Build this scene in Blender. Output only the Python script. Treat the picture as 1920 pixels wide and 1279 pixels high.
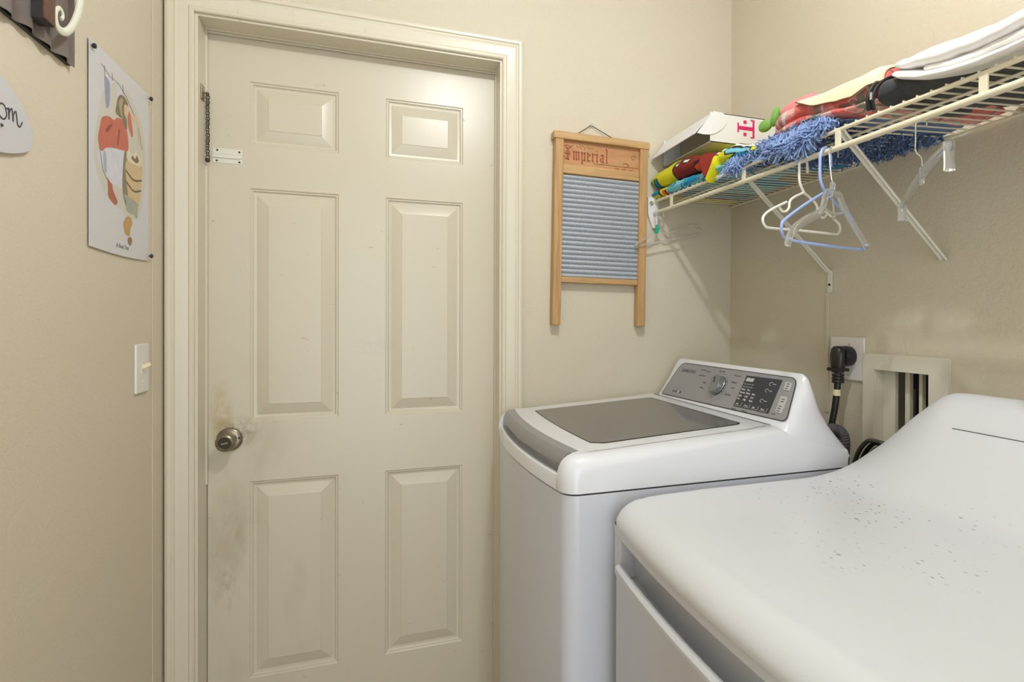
import bpy, bmesh, math, random
from mathutils import Vector, Matrix, noise

random.seed(7)
scene = bpy.context.scene
for o in list(bpy.data.objects): bpy.data.objects.remove(o)
COL = scene.collection

# ------------------------------------------------------------------ camera
CAM_A, CAM_P, CAM_R = 0.3305, 0.0048, 0.0032
cam_d = bpy.data.cameras.new('camera'); cam = bpy.data.objects.new('camera', cam_d); COL.objects.link(cam)
cam_d.sensor_width = 36; cam_d.lens = 36 * 1057.5 / 1920
cam_d.shift_x = -(1073.9 - 960) / 1920; cam_d.shift_y = -(639.5 - 607.1) / 1920
cam_d.clip_start = 0.02
sa, ca = math.sin(CAM_A), math.cos(CAM_A); sp, cp = math.sin(CAM_P), math.cos(CAM_P)
fw = Vector((sa * cp, ca * cp, -sp)); rt = Vector((ca, -sa, 0)); up = rt.cross(fw)
cr, sr = math.cos(CAM_R), math.sin(CAM_R)
r2 = rt * cr + up * sr; u2 = up * cr - rt * sr
M = Matrix((r2, u2, -fw)).transposed().to_4x4(); M.translation = Vector((0, -1.7082, 1.25))
cam.matrix_world = M
scene.camera = cam

# ------------------------------------------------------------------ world, lights, exposure
w = bpy.data.worlds.new('world'); scene.world = w; w.use_nodes = True
w.node_tree.nodes['Background'].inputs[0].default_value = (1, 0.95, 0.88, 1)
w.node_tree.nodes['Background'].inputs[1].default_value = 0.3
scene.view_settings.view_transform = 'Standard'; scene.view_settings.look = 'None'
scene.view_settings.gamma = 1; scene.view_settings.use_curve_mapping = False
scene.view_settings.exposure = 0.0

def light(name, kind, loc, energy, color, size=0.1, rot=(0, 0, 0), size_y=None, spec=1.0):
    d = bpy.data.lights.new(name, kind); d.energy = energy; d.color = color; d.specular_factor = spec
    if kind == 'AREA':
        d.shape = 'RECTANGLE'; d.size = size; d.size_y = size_y or size
    else:
        d.shadow_soft_size = size
    o = bpy.data.objects.new(name, d); COL.objects.link(o); o.location = loc; o.rotation_euler = rot
    return o
# ceiling lamp of the laundry room (fixture built below) and an added soft fill light behind the camera
light('ceiling_lamp_light', 'POINT', (0.335, -1.12, 2.355), 25.5, (0.89, 0.945, 1.0), 0.028)
light('rear_fill_light', 'AREA', (0.0, -3.35, 1.10), 28.0, (0.84, 0.92, 1.0), 1.0, (math.radians(90), 0, 0), 2.2)

# ------------------------------------------------------------------ materials
def S(r, g, b):   # sRGB 0-255 -> linear
    f = lambda c: c / 12.92 if c <= 0.04045 else ((c + 0.055) / 1.055) ** 2.4
    return (f(r / 255), f(g / 255), f(b / 255), 1)

class Mat:
    def __init__(s, name, color=(0.8, 0.8, 0.8, 1), rough=0.5, metal=0.0, **kw):
        s.m = bpy.data.materials.new(name); s.m.use_nodes = True; s.nt = s.m.node_tree
        s.b = s.nt.nodes['Principled BSDF']; s.b.inputs['Base Color'].default_value = color
        s.b.inputs['Roughness'].default_value = rough; s.b.inputs['Metallic'].default_value = metal
        for k, v in kw.items(): s.b.inputs[k.replace('_', ' ')].default_value = v
        s.col = color; s.co = s.nt.nodes.new('ShaderNodeTexCoord').outputs['Object']; s.h = None; s.csock = None
    def node(s, t, **kw):
        n = s.nt.nodes.new(t)
        for k, v in kw.items(): setattr(n, k, v)
        return n
    def link(s, a, b): s.nt.links.new(a, b)
    def mapping(s, scale=(1, 1, 1), loc=(0, 0, 0), rot=(0, 0, 0)):
        n = s.node('ShaderNodeMapping'); s.link(s.co, n.inputs[0])
        n.inputs['Location'].default_value = loc; n.inputs['Scale'].default_value = scale; n.inputs['Rotation'].default_value = rot
        return n.outputs[0]
    def noise(s, scale, detail=3, rough=0.55, vec=None, dist=0.0):
        n = s.node('ShaderNodeTexNoise'); s.link(vec or s.co, n.inputs['Vector'])
        n.inputs['Scale'].default_value = scale; n.inputs['Detail'].default_value = detail
        n.inputs['Roughness'].default_value = rough; n.inputs['Distortion'].default_value = dist
        return n.outputs['Fac']
    def ramp(s, fac, stops, interp='LINEAR'):
        n = s.node('ShaderNodeValToRGB'); n.color_ramp.interpolation = interp; e = n.color_ramp.elements
        while len(e) < len(stops): e.new(0.5)
        for k, (p, c) in enumerate(stops):
            e[k].position = p; e[k].color = c if isinstance(c, tuple) else (c, c, c, 1)
        s.link(fac, n.inputs[0]); return n.outputs[0]
    def math(s, op, a, b=None, clamp=False):
        n = s.node('ShaderNodeMath', operation=op, use_clamp=clamp)
        for i, v in enumerate((a, b)):
            if v is None: continue
            if isinstance(v, (int, float)): n.inputs[i].default_value = v
            else: s.link(v, n.inputs[i])
        return n.outputs[0]
    def mix(s, fac, color):
        """mix a colour (tuple or socket) over the current base colour"""
        n = s.node('ShaderNodeMix', data_type='RGBA')
        if isinstance(fac, (int, float)): n.inputs[0].default_value = fac
        else: s.link(fac, n.inputs[0])
        if s.csock is None: n.inputs[6].default_value = s.col
        else: s.link(s.csock, n.inputs[6])
        if isinstance(color, tuple): n.inputs[7].default_value = color
        else: s.link(color, n.inputs[7])
        s.csock = n.outputs[2]; s.link(s.csock, s.b.inputs['Base Color']); return s
    def bump(s, fac, strength=0.3, dist=0.002):
        n = s.node('ShaderNodeBump'); n.inputs['Strength'].default_value = strength; n.inputs['Distance'].default_value = dist
        s.link(fac, n.inputs['Height'])
        if s.h: s.link(s.h, n.inputs['Normal'])
        s.h = n.outputs[0]; s.link(s.h, s.b.inputs['Normal']); return s
    def spot(s, c, r, soft=1.0):
        """1 near point c, 0 at anisotropic radius r"""
        v = s.node('ShaderNodeVectorMath', operation='SUBTRACT'); s.link(s.co, v.inputs[0]); v.inputs[1].default_value = c
        v2 = s.node('ShaderNodeVectorMath', operation='DIVIDE'); s.link(v.outputs[0], v2.inputs[0]); v2.inputs[1].default_value = r
        l = s.node('ShaderNodeVectorMath', operation='LENGTH'); s.link(v2.outputs[0], l.inputs[0])
        return s.math('SUBTRACT', 1.0, l.outputs['Value'], True)

# -- wall paint: cream with skip-trowel texture
def wall_mat(name, c, strength=0.7, marks=True, sx=(1, 1, 1)):
    m = Mat(name, c, 0.8)
    v = m.mapping(sx)
    a = m.noise(66, 4, 0.65, v, 1.2); a = m.ramp(a, [(0.42, 0.0), (0.55, 1.0)])
    b = m.noise(140, 3, 0.6, v)
    m.bump(a, strength * 0.34, 0.0012); m.bump(b, strength * 0.5, 0.0008)
    big = m.ramp(m.noise(2.2, 3, 0.5), [(0.35, 0.0), (0.7, 1.0)])
    m.mix(m.math('MULTIPLY', big, 0.22), (c[0] * 0.93, c[1] * 0.93, c[2] * 0.84, 1))
    if marks:
        v2 = m.mapping((1, 1, 0.35)); k = m.ramp(m.noise(26, 2, 0.5, v2), [(0.76, 0.0), (0.8, 1.0)])
        m.mix(m.math('MULTIPLY', k, 0.3), S(120, 100, 70))
    return m.m
WALLC = S(213, 203, 182)
M_wall = wall_mat('wall_paint', WALLC, 1.0)
M_wallR = wall_mat('wall_paint_trowelled', S(211, 201, 179), 1.0)
M_wallL = wall_mat('wall_paint_left', S(218, 207, 186), 0.8)
mc = Mat('ceiling_paint', S(236, 230, 218), 0.8); mc.bump(mc.noise(90, 3), 0.4, 0.002); M_ceil = mc.m
mf = Mat('floor_tile', S(176, 160, 138), 0.45)
br = mf.node('ShaderNodeTexBrick'); mf.link(mf.mapping((1, 1, 1)), br.inputs['Vector']); br.offset = 0.0
br.inputs['Scale'].default_value = 1; br.inputs['Brick Width'].default_value = 0.33; br.inputs['Row Height'].default_value = 0.33
br.inputs['Mortar Size'].default_value = 0.004; br.inputs['Color1'].default_value = S(182, 166, 144); br.inputs['Color2'].default_value = S(172, 157, 135); br.inputs['Mortar'].default_value = S(120, 108, 92)
mf.link(br.outputs[0], mf.b.inputs['Base Color']); M_floor = mf.m

TRIMC = S(218, 209, 188)
mt = Mat('trim_paint', TRIMC, 0.32); mt.bump(mt.noise(60, 2, 0.5, mt.mapping((1, 1, 0.05))), 0.12, 0.001)
k = mt.ramp(mt.noise(30, 3, 0.6, mt.mapping((1, 1, 0.12))), [(0.70, 0.0), (0.76, 1.0)]); mt.mix(mt.math('MULTIPLY', k, 0.25), S(140, 124, 92)); M_trim = mt.m

md = Mat('door_paint', S(211, 202, 181), 0.31)
md.bump(md.noise(45, 2, 0.5, md.mapping((1, 1, 0.15))), 0.06, 0.001)
g = md.ramp(md.noise(7, 4, 0.6, md.mapping((1.4, 1, 0.6))), [(0.48, 0.0), (0.72, 1.0)])
g2 = md.math('MULTIPLY', g, md.spot((-0.36, 0.08, 0.60), (0.30, 0.6, 0.62)), True)
md.mix(md.math('MULTIPLY', g2, 0.42), S(150, 130, 98))
kn = md.noise(40, 4, 0.7)
s1 = md.math('MULTIPLY', md.spot((-0.375, 0.08, 0.935), (0.066, 0.3, 0.052)), md.ramp(kn, [(0.38, 0.0), (0.62, 1.0)]))
md.mix(md.math('MULTIPLY', s1, 0.95), S(104, 88, 58))
s2 = md.math('MULTIPLY', md.spot((-0.415, 0.08, 0.99), (0.035, 0.3, 0.10)), md.ramp(md.noise(22, 3, 0.6), [(0.35, 0.0), (0.6, 1.0)]))
md.mix(md.math('MULTIPLY', s2, 0.9), S(170, 146, 84))
s3 = md.math('MULTIPLY', md.spot((-0.40, 0.08, 0.56), (0.05, 0.3, 0.24)), md.ramp(md.noise(30, 4, 0.7, md.mapping((1, 1, 0.4))), [(0.45, 0.0), (0.68, 1.0)]))
md.mix(md.math('MULTIPLY', s3, 0.6), S(136, 116, 84))
s4 = md.math('MULTIPLY', md.spot((-0.01, 0.08, 1.175), (0.075, 0.3, 0.035)), md.ramp(md.noise(34, 3, 0.6), [(0.4, 0.0), (0.6, 1.0)]))
md.mix(md.math('MULTIPLY', s4, 0.8), S(196, 190, 184))
sc = md.ramp(md.noise(55, 2, 0.5, md.mapping((0.5, 1, 1))), [(0.74, 0.0), (0.78, 1.0)]); md.mix(md.math('MULTIPLY', sc, 0.35), S(130, 114, 84))
M_door = md.m

# appliances
def enamel(name, c, rough=0.22, scuff=0.35, sc=30):
    m = Mat(name, c, rough, Coat_Weight=0.2)
    k = m.ramp(m.noise(sc, 3, 0.6, m.mapping((1, 1, 0.35))), [(0.73, 0.0), (0.77, 1.0)])
    m.mix(m.math('MULTIPLY', k, scuff), S(110, 104, 98)); return m
M_wash = enamel('washer_enamel', S(207, 209, 219), 0.28, 0.3).m
M_washtop = enamel('washer_top_plastic', S(226, 227, 231), 0.26, 0.35).m
me = enamel('dryer_enamel', S(217, 218, 221), 0.4, 0.0)
def specks(m, scale, rot, stretch, thr, c, amt, region):
    v = m.node('ShaderNodeTexVoronoi', feature='F1')
    nt_ = m.node('ShaderNodeTexNoise'); m.link(m.co, nt_.inputs['Vector']); nt_.inputs['Scale'].default_value = scale * 5; nt_.inputs['Detail'].default_value = 3
    av = m.node('ShaderNodeVectorMath', operation='MULTIPLY_ADD'); m.link(nt_.outputs['Color'], av.inputs[0]); av.inputs[1].default_value = (0.22 / scale,) * 3
    m.link(m.mapping(stretch, (0, 0, 0), (0, 0, rot)), av.inputs[2]); m.link(av.outputs[0], v.inputs['Vector']); v.inputs['Scale'].default_value = scale
    k = m.ramp(v.outputs['Distance'], [(thr * 0.6, 1.0), (thr, 0.0)])
    sep = m.node('ShaderNodeSeparateColor'); m.link(v.outputs['Color'], sep.inputs[0])
    pick = m.math('MULTIPLY', m.ramp(sep.outputs[0], [(0.55, 0.0), (0.57, 1.0)]), m.ramp(m.noise(7, 2, 0.5), [(0.38, 0.15), (0.52, 1.0)]))
    m.mix(m.math('MULTIPLY', m.math('MULTIPLY', k, pick), m.math('MULTIPLY', region, min(1, amt * 1.35))), c)
reg = me.ramp(me.math('ADD', me.spot((0.80, -0.82, 0.91), (0.17, 0.17, 0.08)), me.spot((0.76, -1.04, 0.91), (0.20, 0.20, 0.08)), True), [(0.0, 0.0), (0.35, 1.0)])
specks(me, 40, 0.5, (1, 0.7, 1), 0.10, S(92, 92, 94), 0.6, reg)
specks(me, 17, -0.45, (1, 0.22, 1), 0.085, S(96, 96, 98), 0.75, reg)
specks(me, 110, 0.2, (1, 0.5, 1), 0.20, S(120, 120, 122), 0.6, reg)
specks(me, 75, 0.9, (1, 0.6, 1), 0.17, S(140, 140, 142), 0.6, reg)
specks(me, 22, 1.2, (1, 0.8, 1), 0.085, S(80, 80, 84), 0.55, reg)
M_dry = me.m
M_dryf = enamel('dryer_side_enamel', S(208, 209, 214), 0.3, 0.2).m
M_grey = Mat('silver_plastic', S(158, 157, 160), 0.32, 0.25).m
M_strip = Mat('silver_handle_plastic', S(150, 148, 149), 0.35, 0.2).m
mg = Mat('smoked_glass', S(96, 94, 93), 0.10)
wv = mg.noise(14, 3, 0.6, mg.mapping((0.25, 2.4, 1), (0, 0, 0), (0, 0, 0.05))); mg.mix(mg.math('MULTIPLY', mg.ramp(wv, [(0.35, 0.0), (0.7, 1.0)]), 0.35), S(128, 124, 121)); M_glass = mg.m  # paler streaks in the colour stand in for reflections in the glass
M_black = Mat('black_plastic', S(28, 28, 30), 0.35).m
M_panel = Mat('display_black', S(58, 60, 64), 0.18).m
M_gasket = Mat('dark_gap', S(40, 38, 36), 0.7).m
M_print = Mat('grey_print', S(92, 92, 96), 0.5).m
M_printw = Mat('white_print', S(205, 208, 212), 0.5).m
M_btn = Mat('button_silver', S(196, 196, 198), 0.3, 0.1).m
M_knob = Mat('dial_chrome', S(150, 155, 158), 0.28, 0.7).m
M_nickel = Mat('satin_nickel', S(150, 140, 122), 0.3, 0.9).m
M_nickeld = Mat('dark_nickel', S(70, 64, 54), 0.4, 0.8).m
M_white = Mat('white_plastic', S(232, 228, 224), 0.35).m
M_whitep = Mat('white_painted_metal', S(226, 222, 208), 0.35).m
M_shelf = Mat('cream_coated_wire', S(228, 219, 192), 0.3).m
M_screw = Mat('dark_screw', S(40, 36, 30), 0.5, 0.5).m
M_gapblack = Mat('gap_black', S(16, 14, 12), 0.8).m

mw = Mat('pine_wood', S(200, 160, 108), 0.55)
wn = mw.noise(16, 4, 0.6, mw.mapping((6, 6, 0.35)), 0.6); mw.mix(mw.ramp(wn, [(0.35, 0.0), (0.7, 0.8)]), S(158, 116, 72))
mw.bump(wn, 0.15, 0.001); M_wood = mw.m
mw2 = Mat('pine_wood_across', S(204, 166, 114), 0.55)
wn = mw2.noise(16, 4, 0.6, mw2.mapping((0.35, 6, 6)), 0.6); mw2.mix(mw2.ramp(wn, [(0.35, 0.0), (0.7, 0.8)]), S(166, 124, 78)); M_wood2 = mw2.m
mw3 = Mat('stained_board', S(192, 144, 98), 0.6)
wn = mw3.noise(12, 4, 0.6, mw3.mapping((1, 6, 5)), 0.6); mw3.mix(mw3.ramp(wn, [(0.4, 0.0), (0.75, 0.8)]), S(164, 114, 72)); M_board = mw3.m
mz = Mat('zinc_sheet', S(176, 182, 190), 0.5, 0.3)
zn = mz.noise(210, 3, 0.7); mz.mix(mz.math('MULTIPLY', mz.ramp(zn, [(0.4, 0.0), (0.62, 1.0)]), 0.7), S(206, 210, 214)); mz.bump(zn, 0.2, 0.0008); M_zinc = mz.m
M_redink = Mat('red_ink', S(160, 74, 48), 0.7).m
M_brownink = Mat('brown_ink', S(120, 76, 44), 0.7).m
M_wire = Mat('dark_wire', S(40, 34, 28), 0.5, 0.4).m

# cloth helpers
def cloth(name, c, rough=0.95, b=0.5, scale=260, c2=None, s2=20):
    m = Mat(name, c, rough); m.b.inputs['Sheen Weight'].default_value = 0.15
    m.bump(m.noise(scale, 2), b, 0.002)
    if c2: m.mix(m.ramp(m.noise(s2, 3), [(0.4, 0.0), (0.7, 1.0)]), c2)
    return m.m
M_blanket = cloth('white_blanket', S(240, 236, 232), 0.95, 0.35, 200)
M_greencl = cloth('green_towel', S(22, 84, 68), 0.95, 0.8, 200, S(12, 60, 50), 60)
M_bag = cloth('black_nylon', S(46, 47, 52), 0.7, 0.3, 300)
M_bagtrim = Mat('black_webbing', S(22, 24, 26), 0.6).m
M_cream = cloth('cream_canvas', S(236, 222, 184), 0.9, 0.3, 300)
M_tan = cloth('tan_rug', S(166, 150, 118), 0.95, 0.6, 120, S(128, 112, 84), 30)
M_pink = cloth('pink_plush', S(244, 138, 140), 0.95, 0.5, 200)
M_leaf = cloth('green_felt', S(128, 178, 84), 0.9, 0.5, 200, S(112, 160, 72), 20)
M_shagA = Mat('blue_shag_light', S(146, 170, 214), 0.9).m
M_shagB = Mat('blue_shag_mid', S(112, 136, 180), 0.9).m
M_shagShade = Mat('blue_shag_shaded', S(82, 100, 136), 0.9).m  # underside strands: shade under the shelf put into a darker blue
def plaid(name):
    m = Mat(name, S(236, 152, 142), 0.95); m.b.inputs['Sheen Weight'].default_value = 0.3
    sx = m.node('ShaderNodeSeparateXYZ'); m.link(m.co, sx.inputs[0])
    nz = m.math('MULTIPLY', m.noise(18, 2), 0.05)
    def band(sock, per, off, wd):
        t = m.math('ADD', m.math('ADD', sock, nz), off); t = m.math('PINGPONG', t, per / 2)
        return m.math('LESS_THAN', t, wd)
    y = sx.outputs[1]; x = m.math('ADD', sx.outputs[0], m.math('MULTIPLY', sx.outputs[2], 1.4))
    m.mix(m.math('MULTIPLY', m.ramp(m.noise(55, 3, 0.7), [(0.42, 0.0), (0.62, 1.0)]), 0.55), S(204, 120, 116))
    m.mix(m.math('MULTIPLY', band(x, 0.060, 0.0, 0.009), 0.6), S(240, 190, 180))
    m.mix(m.math('MULTIPLY', band(y, 0.110, 0.02, 0.020), 0.75), S(216, 66, 50))
    m.mix(m.math('MULTIPLY', band(x, 0.075, 0.03, 0.010), 0.65), S(208, 58, 46))
    m.mix(m.math('MULTIPLY', band(y, 0.110, 0.064, 0.006), 0.75), S(86, 124, 104))
    m.mix(m.math('MULTIPLY', band(y, 0.110, 0.080, 0.004), 0.75), S(196, 214, 208))
    m.mix(m.math('MULTIPLY', band(x, 0.075, 0.055, 0.003), 0.8), S(70, 84, 72))
    m.bump(m.noise(240, 2), 0.8, 0.003); return m.m
M_plaid = plaid('plaid_fleece')
def attr_mat(name, rough=0.95, b=0.5, sc=260):
    m = Mat(name, (1, 1, 1, 1), rough); a = m.node('ShaderNodeAttribute'); a.attribute_name = 'Col'
    m.link(a.outputs['Color'], m.b.inputs['Base Color']); m.bump(m.noise(sc, 2), b, 0.002); return m.m
M_towel = attr_mat('printed_terry', 0.95, 0.7, 220)
M_clear = Mat('clear_plastic', (0.95, 0.95, 0.93, 1), 0.06, 0.0, Transmission_Weight=0.88, IOR=1.35).m
M_bluehanger = Mat('light_blue_plastic', S(160, 182, 232), 0.3).m
M_whitehanger = Mat('ivory_plastic', S(240, 236, 222), 0.3).m
M_teal = Mat('teal_plastic', S(20, 168, 142), 0.4).m
M_steel = Mat('hook_steel', S(214, 212, 206), 0.25, 0.8).m
M_carton = Mat('white_carton', S(232, 230, 232), 0.4).m
M_cartonin = Mat('carton_inside', S(198, 190, 172), 0.7).m
M_magenta = Mat('magenta_ink', S(214, 22, 100), 0.5).m
M_paper = Mat('tin_print_white', S(212, 210, 214), 0.35).m
mcr = Mat('corrugated_grey_metal', S(132, 122, 118), 0.5, 0.3); mcr.mix(mcr.ramp(mcr.noise(14, 4), [(0.4, 0.0), (0.7, 0.8)]), S(108, 96, 90)); M_corr = mcr.m
mbw = Mat('brown_painted_wood', S(112, 78, 62), 0.6); mbw.mix(mbw.ramp(mbw.noise(12, 3, 0.6, mbw.mapping((1, 1, 5))), [(0.4, 0.0), (0.7, 0.8)]), S(84, 58, 46)); M_brownw = mbw.m
M_darkw = Mat('dark_painted_edge', S(48, 44, 44), 0.6).m
M_scroll = Mat('ivory_painted_metal', S(228, 226, 208), 0.5).m
M_plaque = Mat('pale_grey_board', S(206, 204, 208), 0.5).m
M_ink = Mat('charcoal_ink', S(70, 66, 66), 0.6).m
M_duct = Mat('duct_metal', S(120, 116, 104), 0.35, 0.8).m
mh = Mat('ribbed_hose', S(84, 80, 84), 0.5); M_hose = mh.m
M_boxwhite = Mat('box_white_plastic', S(222, 217, 200), 0.35).m
M_darkglass = Mat('dark_interior', S(64, 72, 76), 0.15).m

# ------------------------------------------------------------------ mesh builder
class MB:
    def __init__(s): s.v = []; s.f = []; s.mi = []; s.sm = []; s.mats = []
    def slot(s, m):
        if m is None: return 0
        if m not in s.mats: s.mats.append(m)
        return s.mats.index(m)
    def add(s, vs, fs, mat=None, smooth=True, T=None):
        b = len(s.v); i = s.slot(mat)
        for v in vs:
            v = Vector(v); s.v.append(T @ v if T is not None else v)
        for f in fs: s.f.append([b + k for k in f]); s.mi.append(i); s.sm.append(smooth)
        return s
    def box(s, lo, hi, mat=None, T=None):
        x0, y0, z0 = lo; x1, y1, z1 = hi
        vs = [(x0, y0, z0), (x1, y0, z0), (x1, y1, z0), (x0, y1, z0), (x0, y0, z1), (x1, y0, z1), (x1, y1, z1), (x0, y1, z1)]
        return s.add(vs, [(0, 3, 2, 1), (4, 5, 6, 7), (0, 1, 5, 4), (1, 2, 6, 5), (2, 3, 7, 6), (3, 0, 4, 7)], mat, False, T)
    def tube(s, pts, r, n=8, mat=None, closed=False, flat=None, caps=True, T=None):
        """flat = (axis vector, factor): scale the section along that axis"""
        P = [Vector(p) for p in pts]; N = len(P); R = r if isinstance(r, (list, tuple)) else [r] * N
        tan = []
        for i in range(N):
            a = P[(i - 1) % N] if (closed or i > 0) else P[i]; b = P[(i + 1) % N] if (closed or i < N - 1) else P[i]
            tan.append((b - a).normalized())
        ref = Vector((0, 0, 1)) if abs(tan[0].z) < 0.9 else Vector((1, 0, 0))
        nrm = (ref - tan[0] * ref.dot(tan[0])).normalized(); vs = []
        for i in range(N):
            nrm = (nrm - tan[i] * nrm.dot(tan[i])); nrm = nrm.normalized() if nrm.length > 1e-6 else Vector((1, 0, 0))
            bi = tan[i].cross(nrm)
            for k in range(n):
                a = 2 * math.pi * k / n; o = (nrm * math.cos(a) + bi * math.sin(a)) * R[i]
                if flat: ax = Vector(flat[0]); o = o + ax * (o.dot(ax) * (flat[1] - 1))
                vs.append(P[i] + o)
        fs = []
        for i in range(N if closed else N - 1):
            j = (i + 1) % N
            for k in range(n): fs.append((i * n + k, i * n + (k + 1) % n, j * n + (k + 1) % n, j * n + k))
        if not closed and caps: fs.append(tuple(range(n))[::-1]); fs.append(tuple((N - 1) * n + k for k in range(n)))
        return s.add(vs, fs, mat, True, T)
    def lathe(s, prof, n=32, mat=None, T=None):
        """prof = [(r, h)] round local z"""
        vs = []; fs = []
        for r, h in prof:
            for k in range(n): a = 2 * math.pi * k / n; vs.append((r * math.cos(a), r * math.sin(a), h))
        for i in range(len(prof) - 1):
            for k in range(n): fs.append((i * n + k, i * n + (k + 1) % n, (i + 1) * n + (k + 1) % n, (i + 1) * n + k))
        fs.append(tuple(range(n))[::-1]); fs.append(tuple((len(prof) - 1) * n + k for k in range(n)))
        return s.add(vs, fs, mat, True, T)
    def prism(s, poly, z0, z1, mat=None, T=None, smooth=False):
        n = len(poly); vs = [(x, y, z0) for x, y in poly] + [(x, y, z1) for x, y in poly]
        fs = [tuple(range(n))[::-1], tuple(range(n, 2 * n))] + [(i, (i + 1) % n, n + (i + 1) % n, n + i) for i in range(n)]
        return s.add(vs, fs, mat, smooth, T)
    def loft(s, secs, mat=None, caps=True, T=None, closed=True):
        n = len(secs[0]); vs = [p for sec in secs for p in sec]; fs = []
        for i in range(len(secs) - 1):
            for k in range(n if closed else n - 1):
                fs.append((i * n + k, i * n + (k + 1) % n, (i + 1) * n + (k + 1) % n, (i + 1) * n + k))
        if caps and closed: fs.append(tuple(range(n))[::-1]); fs.append(tuple((len(secs) - 1) * n + k for k in range(n)))
        return s.add(vs, fs, mat, True, T)
    def text(s, body, size, T, mat=None, ext=0.0004, bold=0.0, shear=0.0, align='LEFT', sx=1.0, space=1.0):
        c = bpy.data.curves.new('t', 'FONT'); c.body = body; c.size = size; c.extrude = ext; c.offset = bold; c.shear = shear
        c.align_x = align; c.space_character = space; c.resolution_u = 3
        o = bpy.data.objects.new('t', c); COL.objects.link(o)
        dg = bpy.context.evaluated_depsgraph_get(); me = bpy.data.meshes.new_from_object(o.evaluated_get(dg))
        s.add([(v.co.x * sx, v.co.y, v.co.z) for v in me.vertices], [tuple(p.vertices) for p in me.polygons], mat, False, T)
        bpy.data.objects.remove(o); bpy.data.curves.remove(c); bpy.data.meshes.remove(me)
        return s
    def build(s, name, mat=None, parent=None, bevel=0, seg=2, angle=35, subsurf=0, fixn=True, col=None):
        me = bpy.data.meshes.new(name); me.from_pydata([tuple(v) for v in s.v], [], s.f); me.update()
        ms = s.mats if s.mats else [mat]
        for m in ms: me.materials.append(m)
        me.polygons.foreach_set('material_index', s.mi); me.polygons.foreach_set('use_smooth', [True] * len(s.f))
        if fixn:
            bm = bmesh.new(); bm.from_mesh(me); bmesh.ops.recalc_face_normals(bm, faces=bm.faces); bm.to_mesh(me); bm.free()
        if col:
            at = me.color_attributes.new('Col', 'FLOAT_COLOR', 'POINT')
            for i, c in enumerate(col): at.data[i].color = c
        o = bpy.data.objects.new(name, me); COL.objects.link(o)
        if parent is not None: o.parent = parent; o.matrix_parent_inverse = parent.matrix_world.inverted()
        if bevel:
            b = o.modifiers.new('bevel', 'BEVEL'); b.width = bevel; b.segments = seg; b.limit_method = 'ANGLE'; b.angle_limit = math.radians(30)
            b.harden_normals = True
        else: me.set_sharp_from_angle(angle=math.radians(angle))
        if subsurf:
            q = o.modifiers.new('sub', 'SUBSURF'); q.levels = subsurf; q.render_levels = subsurf
        return o

def tag(o, label=None, cat=None, group=None, kind=None):
    if label: o['label'] = label
    if cat: o['category'] = cat
    if group: o['group'] = group
    if kind: o['kind'] = kind
    return o
def thing(name, loc, label, cat, group=None):
    o = bpy.data.objects.new(name, None); COL.objects.link(o); o.location = loc; o.empty_display_size = 0.02
    bpy.context.view_layer.update(); o.matrix_world = Matrix.Translation(loc)
    return tag(o, label, cat, group)
def struct(o, label=None, cat=None): return tag(o, label, cat, kind='structure')
def rrect(x0, y0, x1, y1, r, n=5):
    out = []
    for cx, cy, a0 in ((x1 - r, y1 - r, 0), (x0 + r, y1 - r, 90), (x0 + r, y0 + r, 180), (x1 - r, y0 + r, 270)):
        for k in range(n + 1): a = math.radians(a0 + 90 * k / n); out.append((cx + r * math.cos(a), cy + r * math.sin(a)))
    return out
def frameT(o, u, v):
    u = Vector(u).normalized(); v = Vector(v).normalized(); n = u.cross(v)
    T = Matrix((u, v, n)).transposed().to_4x4(); T.translation = Vector(o); return T
def spline(pts, n=6):
    P = [Vector(p) for p in pts]; out = []
    for i in range(len(P) - 1):
        p0 = P[max(i - 1, 0)]; p1 = P[i]; p2 = P[i + 1]; p3 = P[min(i + 2, len(P) - 1)]
        for k in range(n):
            t = k / n; out.append(0.5 * ((2 * p1) + (p2 - p0) * t + (2 * p0 - 5 * p1 + 4 * p2 - p3) * t * t + (3 * p1 - p0 - 3 * p2 + p3) * t ** 3))
    out.append(P[-1]); return out
def lerp(a, b, t): return a + (b - a) * t
def interp(tab, x):
    if x <= tab[0][0]: return tab[0][1]
    for (a, b), (c, d) in zip(tab, tab[1:]):
        if x <= c: return b + (d - b) * (x - a) / (c - a)
    return tab[-1][1]
def sgn(a): return -1 if a < 0 else 1
def sstep(a, b, x): t = min(1, max(0, (x - a) / (b - a))); return t * t * (3 - 2 * t)

# ------------------------------------------------------------------ room shell
XL, XR, YR, ZC = -0.5238, 1.1764, -3.4, 2.44
JL, JR, JT = -0.4490, 0.3500, 2.0430       # door opening in the back wall
m = MB()
def quad_wall_back():
    t = 0.115
    m = MB()
    m.box((XL - 0.1, 0, 0), (JL, t, ZC)); m.box((JR, 0, 0), (XR + 0.1, t, ZC)); m.box((JL, 0, JT), (JR, t, ZC))
    return m
struct(quad_wall_back().build('wall_back', M_wall, fixn=True))
m = MB().box((XL - 0.1, YR - 0.1, 0), (XL, 0, ZC)); struct(m.build('wall_left', M_wallL))
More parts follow.
